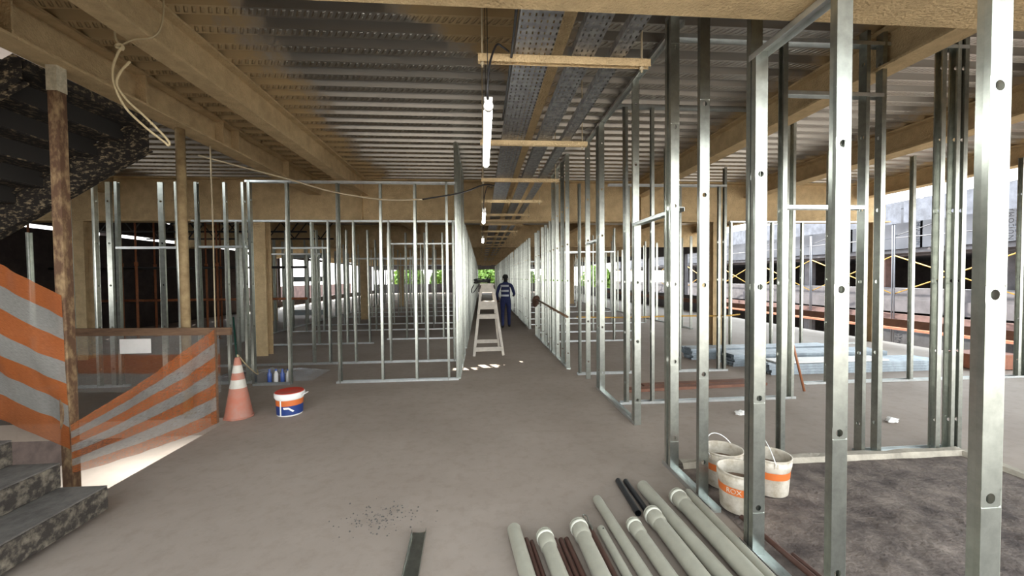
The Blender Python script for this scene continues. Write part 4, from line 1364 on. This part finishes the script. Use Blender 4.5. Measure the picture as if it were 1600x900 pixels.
for k in range(16):
    y = 3.0 + k * 3.4
    me = cloth('tarpaulin', (0, 0, 2.25), (0, 3.3, 2.25), (0, 3.3, 0), (0, 0, 0), M_tarp, 20, 12, 0.018, 0.02, seed=k)
    tp = link('tarpaulin', me, loc=(19.9, y, 2.86))
    nm = 'tarpaulin sheet hung on the upper floor of the neighbouring building'
    tag(tp, 'plain grey-white ' + nm, 'tarpaulin', 'sheets on the neighbouring building')
    if k in (3, 4):
        cu = bpy.data.curves.new('lettering', 'FONT')
        cu.body = 'NUCOMAX'; cu.size = 0.23; cu.extrude = 0.004; cu.space_character = 1.35
        cu.materials.append(M_letter)
        tmp = bpy.data.objects.new('lettering', cu)
        C.objects.link(tmp)
        tme = bpy.data.meshes.new_from_object(tmp.evaluated_get(bpy.context.evaluated_depsgraph_get()))
        bpy.data.objects.remove(tmp)
        tx = link('lettering', tme)
        tx.parent = tp
        # reads upward on the face turned to the yard
        Mx = Matrix(((0, 0, -1), (0, -1, 0), (-1, 0, 0))).transposed()
        Mx = Matrix(((0.0, 0.0, -1.0), (0.0, 1.0, 0.0), (1.0, 0.0, 0.0)))
        tx.rotation_euler = Mx.to_euler()
        tx.location = (-0.07, {3: 0.17, 4: 0.14}[k], {3: 0.04, 4: 0.3}[k])
        tp['label'] = {3: 'lettered tarpaulin sheet on the upper floor opposite, closest to the camera', 4: 'lettered tarpaulin sheet on the upper floor opposite, farther of the two'}[k]
        tp['group'] = 'lettered sheets'
    me = cloth('netting', (0, 0, 0.95), (0, 3.3, 0.95), (0, 3.3, 0), (0, 0, 0), M_netting, 16, 8, 0.005, 0.0, seed=k + 40)
    tag(link('scaffold_netting', me, loc=(18.95, y, 3.95)), 'pale torn netting along the top of the neighbouring building', 'netting', 'netting on the neighbouring building')
for k in range(12):
    y = 3.2 + k * 4.6
    sc = thing('scaffold_bay', 'tube scaffold bay with yellow cross braces in front of the neighbouring building', 'scaffold', (19.0, y, -3.6), 0, 'scaffold bays')
    for yy in (0, 4.5):
        build('standard', MB().tube([(0, yy, 0), (0, yy, 8.5)], 0.03, n=6), M_scaf, sc)
    for zz in (4.6, 6.9, 8.2):
        build('ledger', MB().tube([(0, 0, zz), (0, 4.5, zz)], 0.022, n=6), M_scaf, sc)
    build('brace', MB().tube([(0, 0, 4.35), (0, 4.5, 6.1)], 0.025, n=6), M_yellow, sc)
    build('brace', MB().tube([(0.05, 0, 6.1), (0.05, 4.5, 4.35)], 0.025, n=6), M_yellow, sc)
    build('brace', MB().tube([(0.03, 0, 8.1), (0.03, 4.5, 7.0)], 0.02, n=6), M_scaf, sc)
me = cloth('tarpaulin', (0, 0, 1.5), (0, 4.3, 1.5), (0, 4.3, 0), (0, 0, 0), mat('dark_grey_tarpaulin', (0.035, 0.033, 0.035), 0.8, 0, var=0.3, scale=3), 20, 10, 0.015, 0.0, seed=77)
tp = tag(link('tarpaulin', me, loc=(19.75, 13.8, -2.48)), 'dark lettered sheet on the lowest visible floor of the building opposite', 'tarpaulin')
tx = link('lettering', tme.copy(), tp, (-0.06, 3.5, 0.1), Mx.to_euler())
tag(build('walkway_board', MB().box(18.3, 18.95, 3, 45, -0.82, -0.72), M_orangewood), 'long reddish scaffold walkway across the yard', 'walkway')

# ------------------------------------------------------------------ shoring and trusses in the dark bay
random.seed(5)
for i, (x, y) in enumerate(((-10.6, 10.2), (-9.9, 11.77), (-9.6, 12.5), (-8.9, 11.0), (-8.1, 12.4), (-7.4, 11.77), (-11.2, 12.2), (-6.6, 13.0), (-7.0, 15.0), (-9.0, 14.5))):
    s = thing('shoring_prop', 'slim orange shoring prop standing in the dark bay behind the stair frame', 'shoring prop', (x, y, 0), 0, 'shoring props in the dark bay')
    build('outer_tube', MB().tube([(0, 0, 0), (0, 0, 2.1)], 0.03, n=8), M_prop, s)
    build('inner_tube', MB().tube([(0, 0, 2.1), (0, 0, DECK - 0.02)], 0.022, n=8), M_prop, s)
    build('base_plate', MB().box(-0.07, 0.07, -0.07, 0.07, 0, 0.008), M_prop, s)
    build('collar', MB().tube([(0, 0, 2.04), (0, 0, 2.14)], 0.042, n=8), M_prop, s)
for y, lab in ((12.6, 'dark lattice truss under the deck nearest the stair frame'), (14.8, 'dark lattice truss under the deck farther into the dark bay')):
    t = thing('lattice_truss', lab, 'truss', (-11.6, y, 3.1))
    build('chord', MB().bar((0, 0, 0), (6.3, 0, 0), 0.05, 0.05), M_dark, t)
    build('chord', MB().bar((0, 0, 0.6), (6.3, 0, 0.6), 0.05, 0.05), M_dark, t)
    for k in range(14):
        build('web_bar', MB().bar((k * 0.45, 0, 0 if k % 2 else 0.6), (k * 0.45 + 0.45, 0, 0.6 if k % 2 else 0), 0.03, 0.03), M_dark, t)
for (z, lab) in ((1.1, 'lower reddish rail across the dark bay'), (2.0, 'dark ledger tube across the dark bay')):
    tag(build('ledger_rail', MB().tube([(-11.8, 11.83, z), (-5.0, 11.83, z)], 0.035, n=8), M_prop if z < 1.5 else M_dark), lab, 'rail')
pf = thing('steel_portal', 'pale blue steel portal frame standing beyond the rooms on the stair side', 'portal frame', (-8.4, 17.6, 0))
for x in (0, 1.75):
    build('upright', MB().box(x, x + 0.16, 0, 0.16, 0, 2.75), M_bluepanel, pf)
for z in (2.55, 1.55, 0.12):
    build('crosspiece', MB().box(0.16, 1.75, 0.02, 0.14, z, z + 0.22), M_bluepanel, pf)

tag(build('site_hoarding', MB().box(-19.2, -19.1, 18, 60, -3.6, 1.0), M_redearth), 'reddish site hoarding beyond the rooms on the stair side', 'hoarding')
# ------------------------------------------------------------------ trees past the far end
random.seed(21)
for i, (x, y, h) in enumerate(((0.4, 53.5, 6.5), (5.4, 53, 6), (10.6, 56, 7), (-4.6, 53, 6.5), (16, 54, 6.5), (-10, 56, 7))):
    t = thing('tree', ['leafy tree seen down the corridor behind the stepladder', 'leafy tree seen past the head of the person', 'leafy tree past the far end on the yard side', 'leafy tree past the rooms on the stair side', 'leafy tree at the outer corner towards the yard', 'leafy tree at the outer corner behind the hoarding'][i], 'tree', (x, y, -3.6), 0, 'trees past the far end')
    build('trunk', MB().tube(smooth_pts([(0, 0, 0), (0.1, 0, 1.5), (0.0, 0.1, h * 0.6)]), [0.2 - 0.008 * k for k in range(13)], n=8), M_bark, t)
    lf = MB()
    for k in range(2600):
        a, b = random.uniform(0, 2 * PI), math.acos(random.uniform(-1, 1))
        rr = random.uniform(0.55, 1.0) ** 0.5
        c = Vector((2.2 * rr * math.sin(b) * math.cos(a), 2.2 * rr * math.sin(b) * math.sin(a), h * 0.66 + 2.6 * rr * math.cos(b)))
        d1 = Vector((random.gauss(0, 1), random.gauss(0, 1), random.gauss(0, 1))).normalized() * 0.34
        d2 = d1.cross(Vector((random.gauss(0, 1), random.gauss(0, 1), random.gauss(0, 1)))).normalized() * 0.2
        o = len(lf.v)
        lf.v += [tuple(c - d1), tuple(c + d2), tuple(c + d1), tuple(c - d2)]
        lf.f.append((o, o + 1, o + 2, o + 3)); lf.mi.append(0)
    link('crown', lf.mesh('crown', M_leaf, fix=False), t)

# crumpled paper scraps on the bare floor
for (x, y, lab) in ((3.05, 4.45, 'crumpled white paper scrap on the floor before the second cross frame'), (4.55, 4.05, 'crumpled white paper scrap on the floor beyond the kerb corner')):
    bm = bmesh.new()
    bmesh.ops.create_icosphere(bm, subdivisions=3, radius=0.045)
    for v in bm.verts:
        k = 1 + 0.7 * noise.noise(v.co * 30 + Vector((x, y, 0))) + 0.3 * noise.noise(v.co * 80)
        v.co = Vector((v.co.x * k * 1.3, v.co.y * k, max(-0.02, v.co.z * k * 0.6)))
    me = bpy.data.meshes.new('paper_scrap'); bm.to_mesh(me); bm.free(); me.materials.append(M_white)
    tag(link('paper_scrap', me, loc=(x, y, 0.021)), lab, 'paper')
